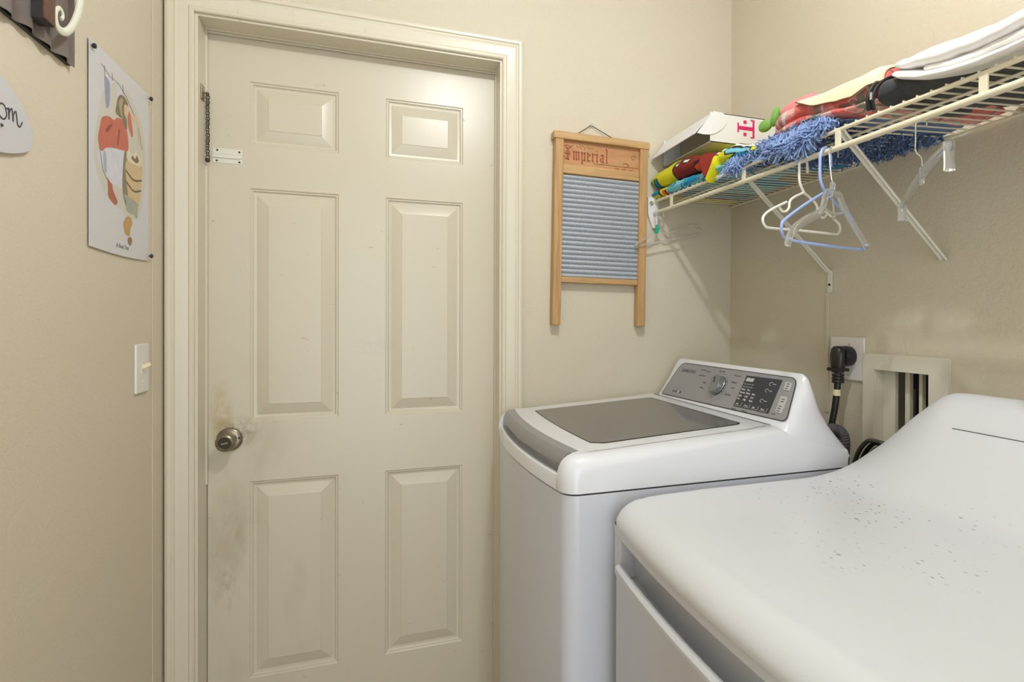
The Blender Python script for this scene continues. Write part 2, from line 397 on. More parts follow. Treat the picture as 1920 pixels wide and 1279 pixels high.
# right wall with the hole of the recessed box
HY0, HY1, HZ0, HZ1 = -0.7687, -0.6205, 0.93, 1.1318
m = MB()
m.box((XR, YR - 0.1, 0), (XR + 0.12, HY0, ZC)); m.box((XR, HY1, 0), (XR + 0.12, 0, ZC))
m.box((XR, HY0, 0), (XR + 0.12, HY1, HZ0)); m.box((XR, HY0, HZ1), (XR + 0.12, HY1, ZC))
struct(m.build('wall_right', M_wallR))
m = MB()   # unseen wall behind the camera, with an opening added to suit the fill light
m.box((XL - 0.1, YR - 0.1, 0), (-0.50, YR, ZC)); m.box((0.50, YR - 0.1, 0), (XR + 0.1, YR, ZC)); m.box((-0.50, YR - 0.1, 2.05), (0.50, YR, ZC))
struct(m.build('wall_front', M_wall))
struct(MB().box((XL - 0.1, YR - 0.1, -0.05), (XR + 0.15, 0.3, 0)).build('floor', M_floor))
struct(MB().box((XL - 0.1, YR - 0.1, ZC), (XR + 0.15, 0.3, ZC + 0.05)).build('ceiling', M_ceil))
struct(MB().box((XL, -0.079, 0), (XL + 0.0022, 0, ZC)).build('trim_2', M_wallL, bevel=0.002), 'slim painted strip running up the corner beside the door casing', 'trim')
def baseboard(name, lo, hi):
    struct(MB().box(lo, hi).build(name, M_trim, bevel=0.004))
baseboard('baseboard_right', (XR - 0.012, YR, 0), (XR, 0, 0.085)); baseboard('baseboard_left', (XL, YR, 0), (XL + 0.012, -0.08, 0.085))
baseboard('baseboard_back', (0.422, -0.012, 0), (XR - 0.012, 0, 0.085))

# door casing: moulded profile swept round the opening with mitres
prof = [(0.0, 0.0), (0.0, 0.010), (0.003, 0.0125), (0.010, 0.0125), (0.013, 0.0095), (0.016, 0.0105), (0.024, 0.0125), (0.034, 0.0150), (0.040, 0.0170),
        (0.043, 0.0155), (0.047, 0.0155), (0.050, 0.0190), (0.056, 0.0200), (0.062, 0.0180), (0.0635, 0.0150), (0.0635, 0.0)]
IL, IR, IT = JL - 0.0045, JR + 0.0045, JT + 0.0045
m = MB(); secs = []
for st in range(4):
    sec = []
    for o, t in prof:
        o *= 1.0
        x = IL - o if st < 2 else IR + o; z = 0.0 if st in (0, 3) else IT + o
        sec.append((x, -t, z))
    secs.append(sec)
m.loft(secs); struct(m.build('trim_1', M_trim, angle=22), 'cream moulded casing around the panelled door', 'door trim')
# jambs and stops
D = 0.0818
m = MB()
m.box((JL - 0.018, -0.0015, 0), (JL + 0.002, 0.115, JT + 0.018)); m.box((JR - 0.002, -0.0015, 0), (JR + 0.018, 0.115, JT + 0.018)); m.box((JL, -0.0015, JT - 0.002), (JR, 0.115, JT + 0.018))
m.box((JL, D - 0.016, 0.80), (JL + 0.0060, D - 0.001, JT)); m.box((JR - 0.0035, D - 0.016, 0), (JR, D - 0.003, JT))
m.box((JL, D - 0.018, JT - 0.005), (JR, D - 0.012, JT)); m.box((JL, D - 0.009, JT - 0.009), (JR, D - 0.004, JT - 0.002))
struct(m.build('trim_3', M_trim, bevel=0.0012), 'cream painted door jamb lining the opening', 'door jamb')
# near-black sheet behind the door, painted-in shade for the gap at the latch edge
struct(MB().box((JL - 0.05, 0.122, 0), (JR + 0.05, 0.13, JT + 0.05)).build('door_gap_backing', M_gapblack))

# ------------------------------------------------------------------ six panel door
SX0, SX1, SZ0, SZ1 = JL + 0.0035, JR - 0.0025, 0.012, JT - 0.004
px = [SX0, -0.344, -0.113, 0.0179, 0.2481, SX1]
pz = [SZ0, 0.2408, 0.7962, 0.9654, 1.6196, 1.739, 1.918, SZ1]
m = MB(); vid = {}
def V(x, z, d=0.0): m.v.append(Vector((x, D + d, z))); return len(m.v) - 1
def F(*a): m.f.append(list(a)); m.mi.append(0); m.sm.append(True)
for i, x in enumerate(px):
    for j, z in enumerate(pz): vid[i, j] = V(x, z)
rings = [(0.0, 0.0), (0.003, 0.0035), (0.006, 0.0035), (0.010, 0.0085), (0.0165, 0.0095), (0.020, 0.0080), (0.0455, 0.0015), (0.047, 0.0002)]
for i in range(5):
    for j in range(7):
        if i in (1, 3) and j in (1, 3, 5):
            x0, x1, z0, z1 = px[i], px[i + 1], pz[j], pz[j + 1]; prev = [vid[i, j], vid[i + 1, j], vid[i + 1, j + 1], vid[i, j + 1]]
            for o, d in rings[1:]:
                cur = [V(x0 + o, z0 + o, d), V(x1 - o, z0 + o, d), V(x1 - o, z1 - o, d), V(x0 + o, z1 - o, d)]
                for k in range(4): F(prev[k], prev[(k + 1) % 4], cur[(k + 1) % 4], cur[k])
                prev = cur
            F(*prev)
        else: F(vid[i, j], vid[i + 1, j], vid[i + 1, j + 1], vid[i, j + 1])
b = len(m.v)
m.v += [Vector((SX0, D + 0.035, SZ0)), Vector((SX1, D + 0.035, SZ0)), Vector((SX1, D + 0.035, SZ1)), Vector((SX0, D + 0.035, SZ1))]
F(b, b + 3, b + 2, b + 1)
def edge(ids, a, c):
    F(*(ids + [c, a]))
edge([vid[i, 0] for i in range(6)], b, b + 1); edge([vid[5, j] for j in range(8)], b + 1, b + 2)
edge([vid[i, 7] for i in range(5, -1, -1)], b + 2, b + 3); edge([vid[0, j] for j in range(7, -1, -1)], b + 3, b)
door = m.build('door_1', M_door, angle=14); struct(door, 'cream six panel door with a nickel knob on its left', 'door')
# knob
KX, KZ = -0.3925, 0.918
T = frameT((KX, D, KZ), (1, 0, 0), (0, 0, 1))   # local z -> -y
T = Matrix((Vector((1, 0, 0)), Vector((0, 0, 1)), Vector((0, -1, 0)))).transposed().to_4x4(); T.translation = Vector((KX, D, KZ))
kn = MB().lathe([(0.0325, 0.0), (0.0325, 0.003), (0.031, 0.006), (0.027, 0.0085), (0.019, 0.0095), (0.0165, 0.012), (0.0155, 0.020), (0.017, 0.027),
                 (0.0215, 0.034), (0.0245, 0.041), (0.0250, 0.047), (0.0235, 0.052), (0.0205, 0.0555), (0.0165, 0.0570), (0.0155, 0.0560), (0.0150, 0.0530), (0.0, 0.0528)], 40, M_nickel, T)
knob = kn.build('door_knob', M_nickel, door)
MB().lathe([(0.0150, 0.0530), (0.0150, 0.0538), (0.0, 0.0538)], 24, M_nickeld, T).build('knob_recess', M_nickeld, knob)
tb = MB(); tb.box((-0.0085, -0.0028, 0.053), (0.0085, 0.0028, 0.0585), M_nickel, T @ Matrix.Rotation(math.radians(12), 4, 'Z')); tb.build('turn_button', M_nickel, knob, bevel=0.001)
MB().lathe([(0.0028, 0.0085), (0.0028, 0.0095), (0, 0.0095)], 10, M_screw, T @ Matrix.Translation((0.0245, 0.004, 0))).build('rose_screw', M_screw, knob)
# white metal plate of the door chain, screwed to the door
pl = MB()
pl.box((-0.4340, D - 0.0015, 1.6830), (-0.3620, D, 1.7235), M_whitep)
pl.box((-0.4340, D - 0.0035, 1.6990), (-0.3620, D - 0.0015, 1.7075), M_whitep)
pl.box((-0.4340, D - 0.0045, 1.6970), (-0.3660, D - 0.0035, 1.6995), M_whitep); pl.box((-0.4340, D - 0.0045, 1.7070), (-0.3660, D - 0.0035, 1.7095), M_whitep)
plate = pl.build('chain_plate', M_whitep, door, bevel=0.0006); plate['label'] = 'white metal slide plate'
for sx, sz in ((-0.4225, 1.7180), (-0.3690, 1.7165), (-0.4235, 1.6890), (-0.3690, 1.6885)):
    Ts = T.copy(); Ts.translation = Vector((sx, D - 0.0015, sz)); MB().lathe([(0.0026, 0.0), (0.0024, 0.0012), (0, 0.0014)], 10, M_screw, Ts).build('screw', M_screw, plate)
# door chain hanging from the jamb
ch = thing('door_chain', (JL + 0.004, 0.045, 1.868), 'tarnished door chain hanging down the left jamb from a small bracket', 'door chain')
c = MB(); n = 24
for i in range(n):
    z = 1.858 - i * 0.0073; yy = 0.052 + 0.002 * math.sin(i * 0.9); xx = JL + 0.0105
    ring = []
    for k in range(12):
        a = 2 * math.pi * k / 12
        if i % 2: ring.append((xx + 0.0042 * math.cos(a), yy, z + 0.0058 * math.sin(a)))
        else: ring.append((xx + 0.002 * math.cos(a), yy + 0.0042 * math.cos(a), z + 0.0058 * math.sin(a)))
    c.tube(ring, 0.0011, 5, M_nickeld, closed=True)
o = c.build('chain_links', M_nickeld, ch)
MB().box((JL + 0.002, 0.020, 1.835), (JL + 0.0045, 0.048, 1.875), M_nickel).box((JL + 0.0045, 0.044, 1.858), (JL + 0.012, 0.055, 1.862), M_nickel).build('chain_bracket', M_nickel, ch, bevel=0.0008)
MB().lathe([(0.0, -0.006), (0.003, -0.0055), (0.0055, -0.003), (0.006, 0.0), (0.0055, 0.003), (0.003, 0.0055), (0, 0.006)], 14, M_nickeld, Matrix.Translation((JL + 0.0108, 0.052, 1.681))).build('chain_end_ball', M_nickeld, ch)

# ------------------------------------------------------------------ ceiling lamp fixture
cl = thing('ceiling_light', (0.335, -1.12, ZC), 'small round ceiling lamp above the laundry machines', 'ceiling light')
MB().lathe([(0.075, ZC - 0.025), (0.075, ZC), (0, ZC)], 32, M_whitep, Matrix.Translation((0.335, -1.12, 0))).build('lamp_base', M_whitep, cl)
MB().lathe([(0.018, ZC - 0.06), (0.02, ZC - 0.025), (0, ZC - 0.025)], 16, M_whitep, Matrix.Translation((0.335, -1.12, 0))).build('lamp_socket', M_whitep, cl)

# ------------------------------------------------------------------ light switch on the left wall
sw = thing('light_switch', (XL, -0.149, 1.137), 'white toggle light switch on the wall left of the door', 'light switch')
MB().box((XL, -0.1848, 1.081), (XL + 0.006, -0.1130, 1.194), M_white).build('cover_plate', M_white, sw, bevel=0.0025)
MB().box((XL + 0.006, -0.1560, 1.124), (XL + 0.0068, -0.1430, 1.150), M_whitep).build('switch_slot', M_whitep, sw)
Tt = Matrix.Translation((XL + 0.006, -0.1495, 1.139)) @ Matrix.Rotation(math.radians(-28), 4, 'Y')
MB().box((0, -0.0045, -0.004), (0.017, 0.0045, 0.005), M_cream, Tt).build('toggle', M_white, sw, bevel=0.001)
for z in (1.106, 1.168): MB().lathe([(0.003, 0), (0.0026, 0.0008), (0, 0.001)], 10, M_whitep, Matrix.Translation((XL + 0.006, -0.149, z)) @ Matrix.Rotation(math.radians(90), 4, 'Y')).build('screw', M_whitep, sw)

# ------------------------------------------------------------------ printed tin picture with push pins
def smooth_poly(pts, n=6):
    P = [Vector((a, b, 0)) for a, b in pts]; N = len(P); out = []
    for i in range(N):
        p0, p1, p2, p3 = P[i - 1], P[i], P[(i + 1) % N], P[(i + 2) % N]
        for k in range(n):
            t = k / n; v = 0.5 * ((2 * p1) + (p2 - p0) * t + (2 * p0 - 5 * p1 + 4 * p2 - p3) * t * t + (3 * p1 - p0 - 3 * p2 + p3) * t ** 3); out.append((v.x, v.y))
    return out
PY0, PY1, PZ0, PZ1 = -0.3995, -0.1085, 1.390, 1.785
pic = thing('wall_picture', (XL, -0.25, 1.39), 'white printed picture of a girl in a red blouse washing, pinned to the left wall', 'picture')
m = MB(); secs = []
for i in range(17):
    t = i / 16
    zb = PZ0 - 0.004 * math.sin(math.pi * t)
    y = lerp(PY0, PY1, t); x0 = XL + 0.0030
    secs.append([(x0, y, zb), (x0, y, PZ1), (x0 + 0.0008, y, PZ1), (x0 + 0.0008, y, zb)])
m.loft(secs, M_paper); m.build('print_sheet', M_paper, pic, angle=40)
art = {'blob': (S(208, 202, 188), [(0.198, 0.797), (0.40, 0.90), (0.60, 0.905), (0.80, 0.82), (0.91, 0.70), (0.934, 0.501), (0.87, 0.33), (0.775, 0.229), (0.60, 0.215), (0.489, 0.236), (0.34, 0.25), (0.197, 0.30), (0.09, 0.40), (0.062, 0.47), (0.10, 0.60), (0.14, 0.70)]),
       'cloth': (S(150, 158, 184), [(0.215, 0.862), (0.255, 0.880), (0.300, 0.858), (0.292, 0.756), (0.262, 0.728), (0.237, 0.735)]),
       'cloth2': (S(214, 214, 220), [(0.40, 0.875), (0.46, 0.905), (0.53, 0.885), (0.50, 0.84), (0.42, 0.83)]),
       'legs': (S(178, 98, 76), [(0.255, 0.40), (0.335, 0.395), (0.345, 0.327), (0.42, 0.275), (0.40, 0.255), (0.367, 0.250), (0.276, 0.277), (0.268, 0.33)]),
       'skirt': (S(216, 216, 226), [(0.160, 0.50), (0.553, 0.575), (0.545, 0.431), (0.50, 0.350), (0.42, 0.362), (0.326, 0.352), (0.197, 0.397), (0.120, 0.438)]),
       'skirtfold': (S(176, 176, 192), [(0.20, 0.49), (0.24, 0.49), (0.25, 0.40), (0.21, 0.40)]),
       'shade': (S(134, 126, 102), [(0.53, 0.55), (0.59, 0.54), (0.60, 0.30), (0.66, 0.24), (0.56, 0.27), (0.50, 0.36)]),
       'tub': (S(214, 186, 140), [(0.573, 0.521), (0.848, 0.548), (0.848, 0.438), (0.800, 0.316), (0.648, 0.305), (0.580, 0.387)]),
       'hoop1': (S(96, 84, 66), [(0.570, 0.468), (0.70, 0.440), (0.848, 0.462), (0.848, 0.452), (0.70, 0.429), (0.570, 0.456)]),
       'hoop2': (S(96, 84, 66), [(0.575, 0.408), (0.70, 0.378), (0.838, 0.400), (0.836, 0.390), (0.70, 0.367), (0.577, 0.396)]),
       'suds': (S(226, 218, 190), [(0.58, 0.53), (0.61, 0.60), (0.68, 0.57), (0.74, 0.605), (0.79, 0.58), (0.85, 0.60), (0.86, 0.55), (0.76, 0.53)]),
       'sudsdark': (S(120, 104, 66), [(0.66, 0.55), (0.69, 0.57), (0.73, 0.56), (0.76, 0.585), (0.80, 0.56), (0.75, 0.54)]),
       'stool': (S(166, 170, 156), [(0.544, 0.330), (0.786, 0.313), (0.780, 0.29), (0.765, 0.225), (0.70, 0.240), (0.65, 0.236), (0.570, 0.250), (0.565, 0.30), (0.54, 0.31)]),
       'pup': (S(196, 156, 88), [(0.516, 0.168), (0.58, 0.214), (0.65, 0.215), (0.676, 0.187), (0.64, 0.15), (0.627, 0.112), (0.553, 0.114), (0.53, 0.14)]),
       'pup2': (S(150, 116, 70), [(0.60, 0.10), (0.66, 0.105), (0.67, 0.08), (0.64, 0.058), (0.60, 0.07)]),
       'arm': (S(206, 110, 84), [(0.60, 0.794), (0.64, 0.79), (0.687, 0.70), (0.667, 0.67), (0.60, 0.723)]),
       'arm2': (S(226, 196, 170), [(0.66, 0.80), (0.74, 0.81), (0.80, 0.78), (0.82, 0.70), (0.86, 0.65), (0.80, 0.67), (0.76, 0.77), (0.68, 0.765)]),
       'blouse': (S(198, 104, 80), [(0.144, 0.598), (0.180, 0.660), (0.28, 0.69), (0.360, 0.690), (0.411, 0.715), (0.517, 0.725), (0.580, 0.68), (0.605, 0.62), (0.592, 0.575), (0.50, 0.562), (0.360, 0.544), (0.245, 0.522), (0.167, 0.489), (0.121, 0.535)]),
       'fold1': (S(150, 62, 46), [(0.24, 0.62), (0.32, 0.66), (0.33, 0.65), (0.25, 0.60)]),
       'fold2': (S(150, 62, 46), [(0.44, 0.66), (0.46, 0.66), (0.43, 0.58), (0.41, 0.58)]),
       'face': (S(228, 190, 160), [(0.50, 0.84), (0.58, 0.835), (0.61, 0.80), (0.58, 0.765), (0.52, 0.77)]),
       'hair': (S(126, 110, 82), [(0.394, 0.741), (0.41, 0.79), (0.437, 0.835), (0.499, 0.860), (0.57, 0.85), (0.60, 0.825), (0.54, 0.82), (0.53, 0.77), (0.575, 0.74), (0.575, 0.69), (0.535, 0.70), (0.50, 0.73), (0.463, 0.73)]),
       'hair2': (S(176, 158, 122), [(0.44, 0.80), (0.48, 0.84), (0.51, 0.83), (0.49, 0.78), (0.51, 0.735), (0.47, 0.75)])}
m = MB()
Tp = Matrix((Vector((0, PY1 - PY0, 0)), Vector((0, 0, PZ1 - PZ0)), Vector((1, 0, 0)))).transposed().to_4x4(); Tp.translation = Vector((XL + 0.00385, PY0, PZ0))
for q, (nm, (c, poly)) in enumerate(art.items()):
    im = Mat('ink_' + nm, c, 0.45); im.mix(im.math('MULTIPLY', im.ramp(im.noise(60, 4, 0.7), [(0.4, 0.0), (0.65, 1.0)]), 0.3), (c[0] * 0.7, c[1] * 0.7, c[2] * 0.7, 1) if nm != 'blob' else S(212, 210, 210))
    m.prism(smooth_poly(poly, 4), 0.00002 * q, 0.00002 * (q + 1), im.m, Tp)
for seg in (((0.17, 0.925), (0.30, 0.90), (0.42, 0.905), (0.56, 0.87), (0.72, 0.80)), ((0.215, 0.93), (0.22, 0.87)), ((0.33, 0.93), (0.34, 0.89)), ((0.50, 0.915), (0.52, 0.87)), ((0.14, 0.50), (0.19, 0.40), (0.25, 0.36)), ((0.79, 0.75), (0.83, 0.69), (0.87, 0.64))):
    m.tube([Tp @ Vector((a, b, 0.0005)) for a, b in seg], 0.00035, 4, M_print)
Tc = frameT((XL + 0.0039, PY0 + 0.40 * 0.291, PZ0 + 0.012), (0, 1, 0), (0, 0, 1)); m.text('A Busy Day', 0.013, Tc, M_print, 0.0002)
m.build('printed_scene', None, pic)
for (y, z) in ((PY0 + 0.010, PZ1 - 0.012), (PY1 + 0.003, PZ1 - 0.008), (PY1 + 0.004, PZ0 + 0.012)):
    Tq = Matrix.Translation((XL + 0.002, y, z)) @ Matrix.Rotation(math.radians(90), 4, 'Y')
    p = MB().lathe([(0.001, 0.0), (0.001, 0.003), (0.0042, 0.004), (0.0052, 0.0065), (0.0042, 0.0090), (0.0, 0.0100)], 16, M_black, Tq).build('push_pin', M_black)
    tag(p, {0: 'black push pin at the top left corner of the wall picture', 1: 'black push pin at the top right corner of the wall picture', 2: 'black push pin at the bottom right corner of the wall picture'}[[PY0 + 0.010, PY1 + 0.003, PY1 + 0.004].index(y)], 'push pin', 'black push pins holding the wall picture')

# ------------------------------------------------------------------ corrugated metal wall sign and plaque (partly in frame)
sg = thing('metal_wall_sign', (XL, -0.72, 1.708), 'grey corrugated metal wall sign with brown block and ivory scroll', 'wall sign')
m = MB(); secs = []
N = 64
for i in range(N + 1):
    y = lerp(-1.0, -0.4690, i / N); x = XL + 0.010 + 0.0045 * math.sin(y * 2 * math.pi / 0.052)
    z0 = 1.6985 + 0.002 * math.sin(y * 60)
    secs.append([(x, y, z0), (x + 0.0012, y, z0), (x + 0.0012, y, 2.15), (x, y, 2.15)])
m.loft(secs, M_corr); m.build('corrugated_sheet', M_corr, sg, angle=50)
MB().box((XL, -0.99, 1.6990), (XL + 0.006, -0.4720, 2.14), M_darkw).build('backing_board', M_darkw, sg)
m = MB().box((XL + 0.0295, -0.612, 1.7180), (XL + 0.0325, -0.582, 1.99), M_brownw); wl = m.build('wooden_letter', M_brownw, sg, bevel=0.0005)
MB().box((XL + 0.010, -0.613, 1.7170), (XL + 0.0295, -0.581, 1.991), M_darkw).build('letter_body', M_darkw, wl)
sc_pts = [(-0.486, 1.90), (-0.490, 1.85), (-0.4945, 1.8078), (-0.5019, 1.7808), (-0.5217, 1.7485), (-0.5441, 1.7280), (-0.5650, 1.7240), (-0.5743, 1.7340), (-0.5720, 1.7490), (-0.5630, 1.7580), (-0.5541, 1.7570), (-0.5515, 1.7490), (-0.5575, 1.7430)]
P3 = spline([(XL + 0.029, y, z) for y, z in sc_pts], 5)
R3 = [lerp(0.0105, 0.0035, min(1, i / (len(P3) * 0.75))) for i in range(len(P3))]
MB().tube(P3, R3, 10, M_scroll, flat=((1, 0, 0), 0.55)).build('ivory_scroll', M_scroll, sg)
pq = thing('room_plaque', (XL, -0.75, 1.489), 'pale grey rounded plaque with script lettering on the left wall', 'plaque')
out = smooth_poly([(-0.660, 1.601), (-0.628, 1.586), (-0.602, 1.566), (-0.587, 1.542), (-0.589, 1.522), (-0.606, 1.508), (-0.657, 1.493), (-0.72, 1.487), (-0.78, 1.487), (-0.843, 1.493), (-0.894, 1.508), (-0.911, 1.522), (-0.913, 1.542), (-0.898, 1.566), (-0.872, 1.586), (-0.80, 1.612), (-0.75, 1.618), (-0.70, 1.612)])
Tq = Matrix((Vector((0, 1, 0)), Vector((0, 0, 1)), Vector((1, 0, 0)))).transposed().to_4x4(); Tq.translation = Vector((XL, 0, 0))
MB().prism(out, 0.0, 0.006, M_plaque, Tq).build('plaque_board', M_plaque, pq, bevel=0.001)
m = MB()
def stroke(pts, r=0.0012): m.tube([(XL + 0.0065, y, z) for y, z, _ in [(p[0], p[1], 0) for p in [(v.x, v.y) for v in spline([(a, b, 0) for a, b in pts], 5)]]], r, 5, M_ink, flat=((1, 0, 0), 0.3))
for oy in (-0.700, -0.678, -0.656):
    stroke([(oy - 0.008 + 0.012 * math.cos(a) * 0.8, 1.552 + 0.011 * math.sin(a)) for a in [0.6 + k * 0.7 for k in range(10)]] + [(oy + 0.008, 1.560)])
stroke([(a - 0.008, b) for a, b in [(-0.642, 1.562), (-0.641, 1.545), (-0.640, 1.556), (-0.634, 1.563), (-0.631, 1.545), (-0.630, 1.556), (-0.624, 1.562), (-0.620, 1.545), (-0.614, 1.543), (-0.608, 1.552)]])
m.tube([(XL + 0.0065, -0.668, 1.531), (XL + 0.0065, -0.666, 1.531)], 0.0025, 6, M_ink)
m.build('script_lettering', M_ink, pq)

# ------------------------------------------------------------------ washboard on the back wall
wb = thing('washboard', (0.66, 0, 1.24), 'old wooden washboard with corrugated zinc panel hanging right of the door', 'washboard')
Tw = Matrix.Translation((0.5085, -0.033, 1.2375)) @ Matrix.Rotation(math.radians(0.9), 4, 'Y')
W, HH = 0.3165, 0.604
MB().box((-0.001, 0, 0), (0.0265, 0.029, HH - 0.018), M_wood, Tw).build('left_post', M_wood, wb, bevel=0.002)
MB().box((W - 0.0265, 0, 0), (W + 0.001, 0.029, HH - 0.018), M_wood, Tw).build('right_post', M_wood, wb, bevel=0.002)
MB().box((-0.007, -0.004, HH - 0.023), (W + 0.006, 0.031, HH), M_wood2, Tw).build('top_rail', M_wood2, wb, bevel=0.003)
MB().box((0.0265, 0.004, HH - 0.128), (W - 0.0265, 0.024, HH - 0.098), M_wood2, Tw).build('middle_rail', M_wood2, wb, bevel=0.003)
MB().box((0.0265, 0.004, 0.134), (W - 0.0265, 0.024, 0.152), M_wood2, Tw).build('lower_rail', M_wood2, wb, bevel=0.003)
bd = MB().box((0.0265, 0.013, HH - 0.100), (W - 0.0265, 0.019, HH - 0.023), M_board, Tw).build('name_board', M_board, wb)
m = MB()
Tx = Tw @ Matrix((Vector((1, 0, 0)), Vector((0, 0, 1)), Vector((0, -1, 0)))).transposed().to_4x4()
gh = 0.024; gb = HH - 0.079; gp = [0.062]
gk = [0]
def gpoly(pts): gk[0] += 1; m.prism(pts, -0.01295 + 0.000008 * gk[0], -0.0122, M_redink, Tx)
def gdia(x, z, r=0.0030): gpoly([(x - r, z), (x, z - r), (x + r, z), (x, z + r)])
def gbar(x, z0_, z1_, w_=0.0020): gpoly([(x - w_, z0_ + w_), (x + w_, z0_ - w_ * 0.6), (x + w_, z1_ - w_ * 0.4), (x - w_, z1_ + w_ * 0.6)])
def minim(x, lo=0.0, hi=1.0): gbar(x, gb + gh * lo, gb + gh * hi); gdia(x + 0.0008, gb + gh * lo); gdia(x - 0.0008, gb + gh * hi)
x = 0.064
for q in range(3): minim(x); x += 0.0082                                  # m
x += 0.003; minim(x, -0.45, 1.0); minim(x + 0.009); gdia(x + 0.0045, gb); x += 0.0195   # p
minim(x); gdia(x + 0.0065, gb + gh * 0.8, 0.0034); gpoly([(x, gb + gh * 0.40), (x + 0.0075, gb + gh * 0.62), (x + 0.0075, gb + gh * 0.70), (x, gb + gh * 0.52)]); gdia(x + 0.0055, gb, 0.0030); x += 0.0165   # e
minim(x); gdia(x + 0.0068, gb + gh * 0.93, 0.0036); x += 0.0150            # r
minim(x); gdia(x, gb + gh * 1.42, 0.0024); x += 0.0120                    # i
minim(x + 0.0085); gdia(x + 0.002, gb + gh * 0.92, 0.0032); gbar(x + 0.0005, gb + gh * 0.1, gb + gh * 0.45); gdia(x + 0.003, gb, 0.0028); gpoly([(x, gb + gh * 0.42), (x + 0.008, gb + gh * 0.60), (x + 0.008, gb + gh * 0.68), (x, gb + gh * 0.52)]); x += 0.0215   # a
gbar(x, gb, gb + gh * 1.75); gdia(x + 0.0008, gb); gdia(x - 0.002, gb + gh * 1.80, 0.0034)   # l
gbar(0.044, gb - 0.001, gb + 0.034, 0.0028); gdia(0.045, gb - 0.002, 0.004); gdia(0.038, gb, 0.0040); gdia(0.033, gb + 0.004, 0.0028); gdia(0.039, gb + 0.034, 0.0036); gdia(0.050, gb + 0.035, 0.0036)   # I
gbar(0.0385, gb + 0.010, gb + 0.022, 0.0012); gbar(0.0500, gb + 0.008, gb + 0.024, 0.0012); gpoly([(0.032, gb + 0.0150), (0.055, gb + 0.0150), (0.055, gb + 0.0163), (0.032, gb + 0.0163)])
m.tube([Tx @ Vector(p) for p in ((0.030, HH - 0.040, -0.0126), (0.042, HH - 0.036, -0.0126), (0.054, HH - 0.040, -0.0126), (0.062, HH - 0.034, -0.0126))], 0.0012, 5, M_redink)
for k in range(9): m.tube([Tx @ Vector((0.072 + 0.0065 * k, HH - 0.034 - 0.003 * math.sin(k * 1.9), -0.0126)), Tx @ Vector((0.076 + 0.0065 * k, HH - 0.041 + 0.004 * math.sin(k * 2.7), -0.0126))], 0.0009, 5, M_redink)
m.tube([Tx @ Vector((0.243 + 0.011 * math.cos(a), HH - 0.080 + 0.0065 * math.sin(a), -0.0126)) for a in [i * 0.6 - 2.2 for i in range(9)]], 0.0011, 5, M_brownink)
m.tube([Tx @ Vector((0.270 + 0.007 * math.cos(a), HH - 0.052 + 0.007 * math.sin(a), -0.0126)) for a in [i * 0.63 for i in range(10)]], 0.0008, 5, M_brownink)
m.box((0.130, HH - 0.0865, -0.0130), (0.288, HH - 0.0850, -0.0124), M_brownink, Tx)
for q in range(11):
    if q not in (3, 7): m.box((0.205 + 0.006 * q, HH - 0.0945 - 0.001 * (q % 2), -0.0130), (0.2085 + 0.006 * q, HH - 0.0915, -0.0124), M_redink, Tx)
m.build('stamped_lettering', None, bd)
m = MB(); secs = []; NR = 22; z0, z1 = 0.150, HH - 0.127
for i in range(NR * 8 + 1):
    t = i / (NR * 8); z = lerp(z0, z1, t); y = 0.0185 - 0.0095 * abs(math.sin(t * NR * math.pi)) ** 0.7
    secs.append([Tw @ Vector(p) for p in ((0.0255, y, z), (W - 0.0255, y, z), (W - 0.0255, y + 0.001, z), (0.0255, y + 0.001, z))])
m.loft(secs, M_zinc); m.build('corrugated_zinc_panel', M_zinc, wb, angle=60)
m = MB().tube([(0.5915, -0.014, 1.842), (0.6441, -0.006, 1.8805), (0.7241, -0.014, 1.840)], 0.0013, 6, M_wire); m.build('hanging_wire', M_wire, wb)
nl = MB().lathe([(0.0012, 0.0), (0.0012, 0.010), (0.004, 0.0102), (0.0035, 0.0118), (0, 0.012)], 12, M_steel, Matrix((Vector((1, 0, 0)), Vector((0, 0, 1)), Vector((0, -1, 0)))).transposed().to_4x4().copy())
for v in nl.v: v += Vector((0.6441, 0, 1.881))
tag(nl.build('nail', M_steel), 'small nail holding the washboard wire', 'nail')

# ------------------------------------------------------------------ wire shelf on the right wall
ZB = 1.6515; XF = 0.871; YN = -0.030; YE = -1.95
zt = lambda y: 1.6495 + 0.018 * y
zl = lambda y: 1.6105 + 0.0145 * y
sh = thing('wire_shelf', (XR, -0.5, ZB), 'cream coated wire shelf with hanging rod on the right wall', 'shelf')
MB().tube([(XF, YN + 0.02, zt(YN)), (XF, YE, zt(YE))], 0.0042, 10, M_shelf).build('front_rail', M_shelf, sh)
MB().tube([(XF - 0.002, YN + 0.018, zl(YN)), (XF - 0.002, YE, zl(YE))], 0.0060, 12, M_shelf).build('hanging_rod', M_shelf, sh)
MB().tube([(XR - 0.008, YN + 0.02, ZB), (XR - 0.008, YE, ZB)], 0.0035, 8, M_shelf).build('back_rail', M_shelf, sh)
MB().tube([(XF + 0.055, YN, lerp(zt(0), ZB, .2) - 0.004), (XF + 0.055, YE, lerp(zt(YE), ZB, .2) - 0.004)], 0.0028, 8, M_shelf).build('middle_rail', M_shelf, sh)
m = MB(); y = YN - 0.012
while y > YE:
    m.tube([(XF - 0.003, y, zt(y) + 0.0045), (XF + 0.02, y, zt(y) + 0.0042), (XR - 0.003, y, ZB + 0.004)], 0.0019, 6, M_shelf); y -= 0.0262
m.build('deck_wires', M_shelf, sh)
for y in (-0.1266, -0.5002, -0.8096, -1.0974, -1.42, -1.74):
    MB().box((XF - 0.004, y - 0.007, zl(y)), (XF + 0.001, y + 0.007, zt(y)), M_shelf).build('rod_hanger_strap', M_shelf, sh, bevel=0.0015)
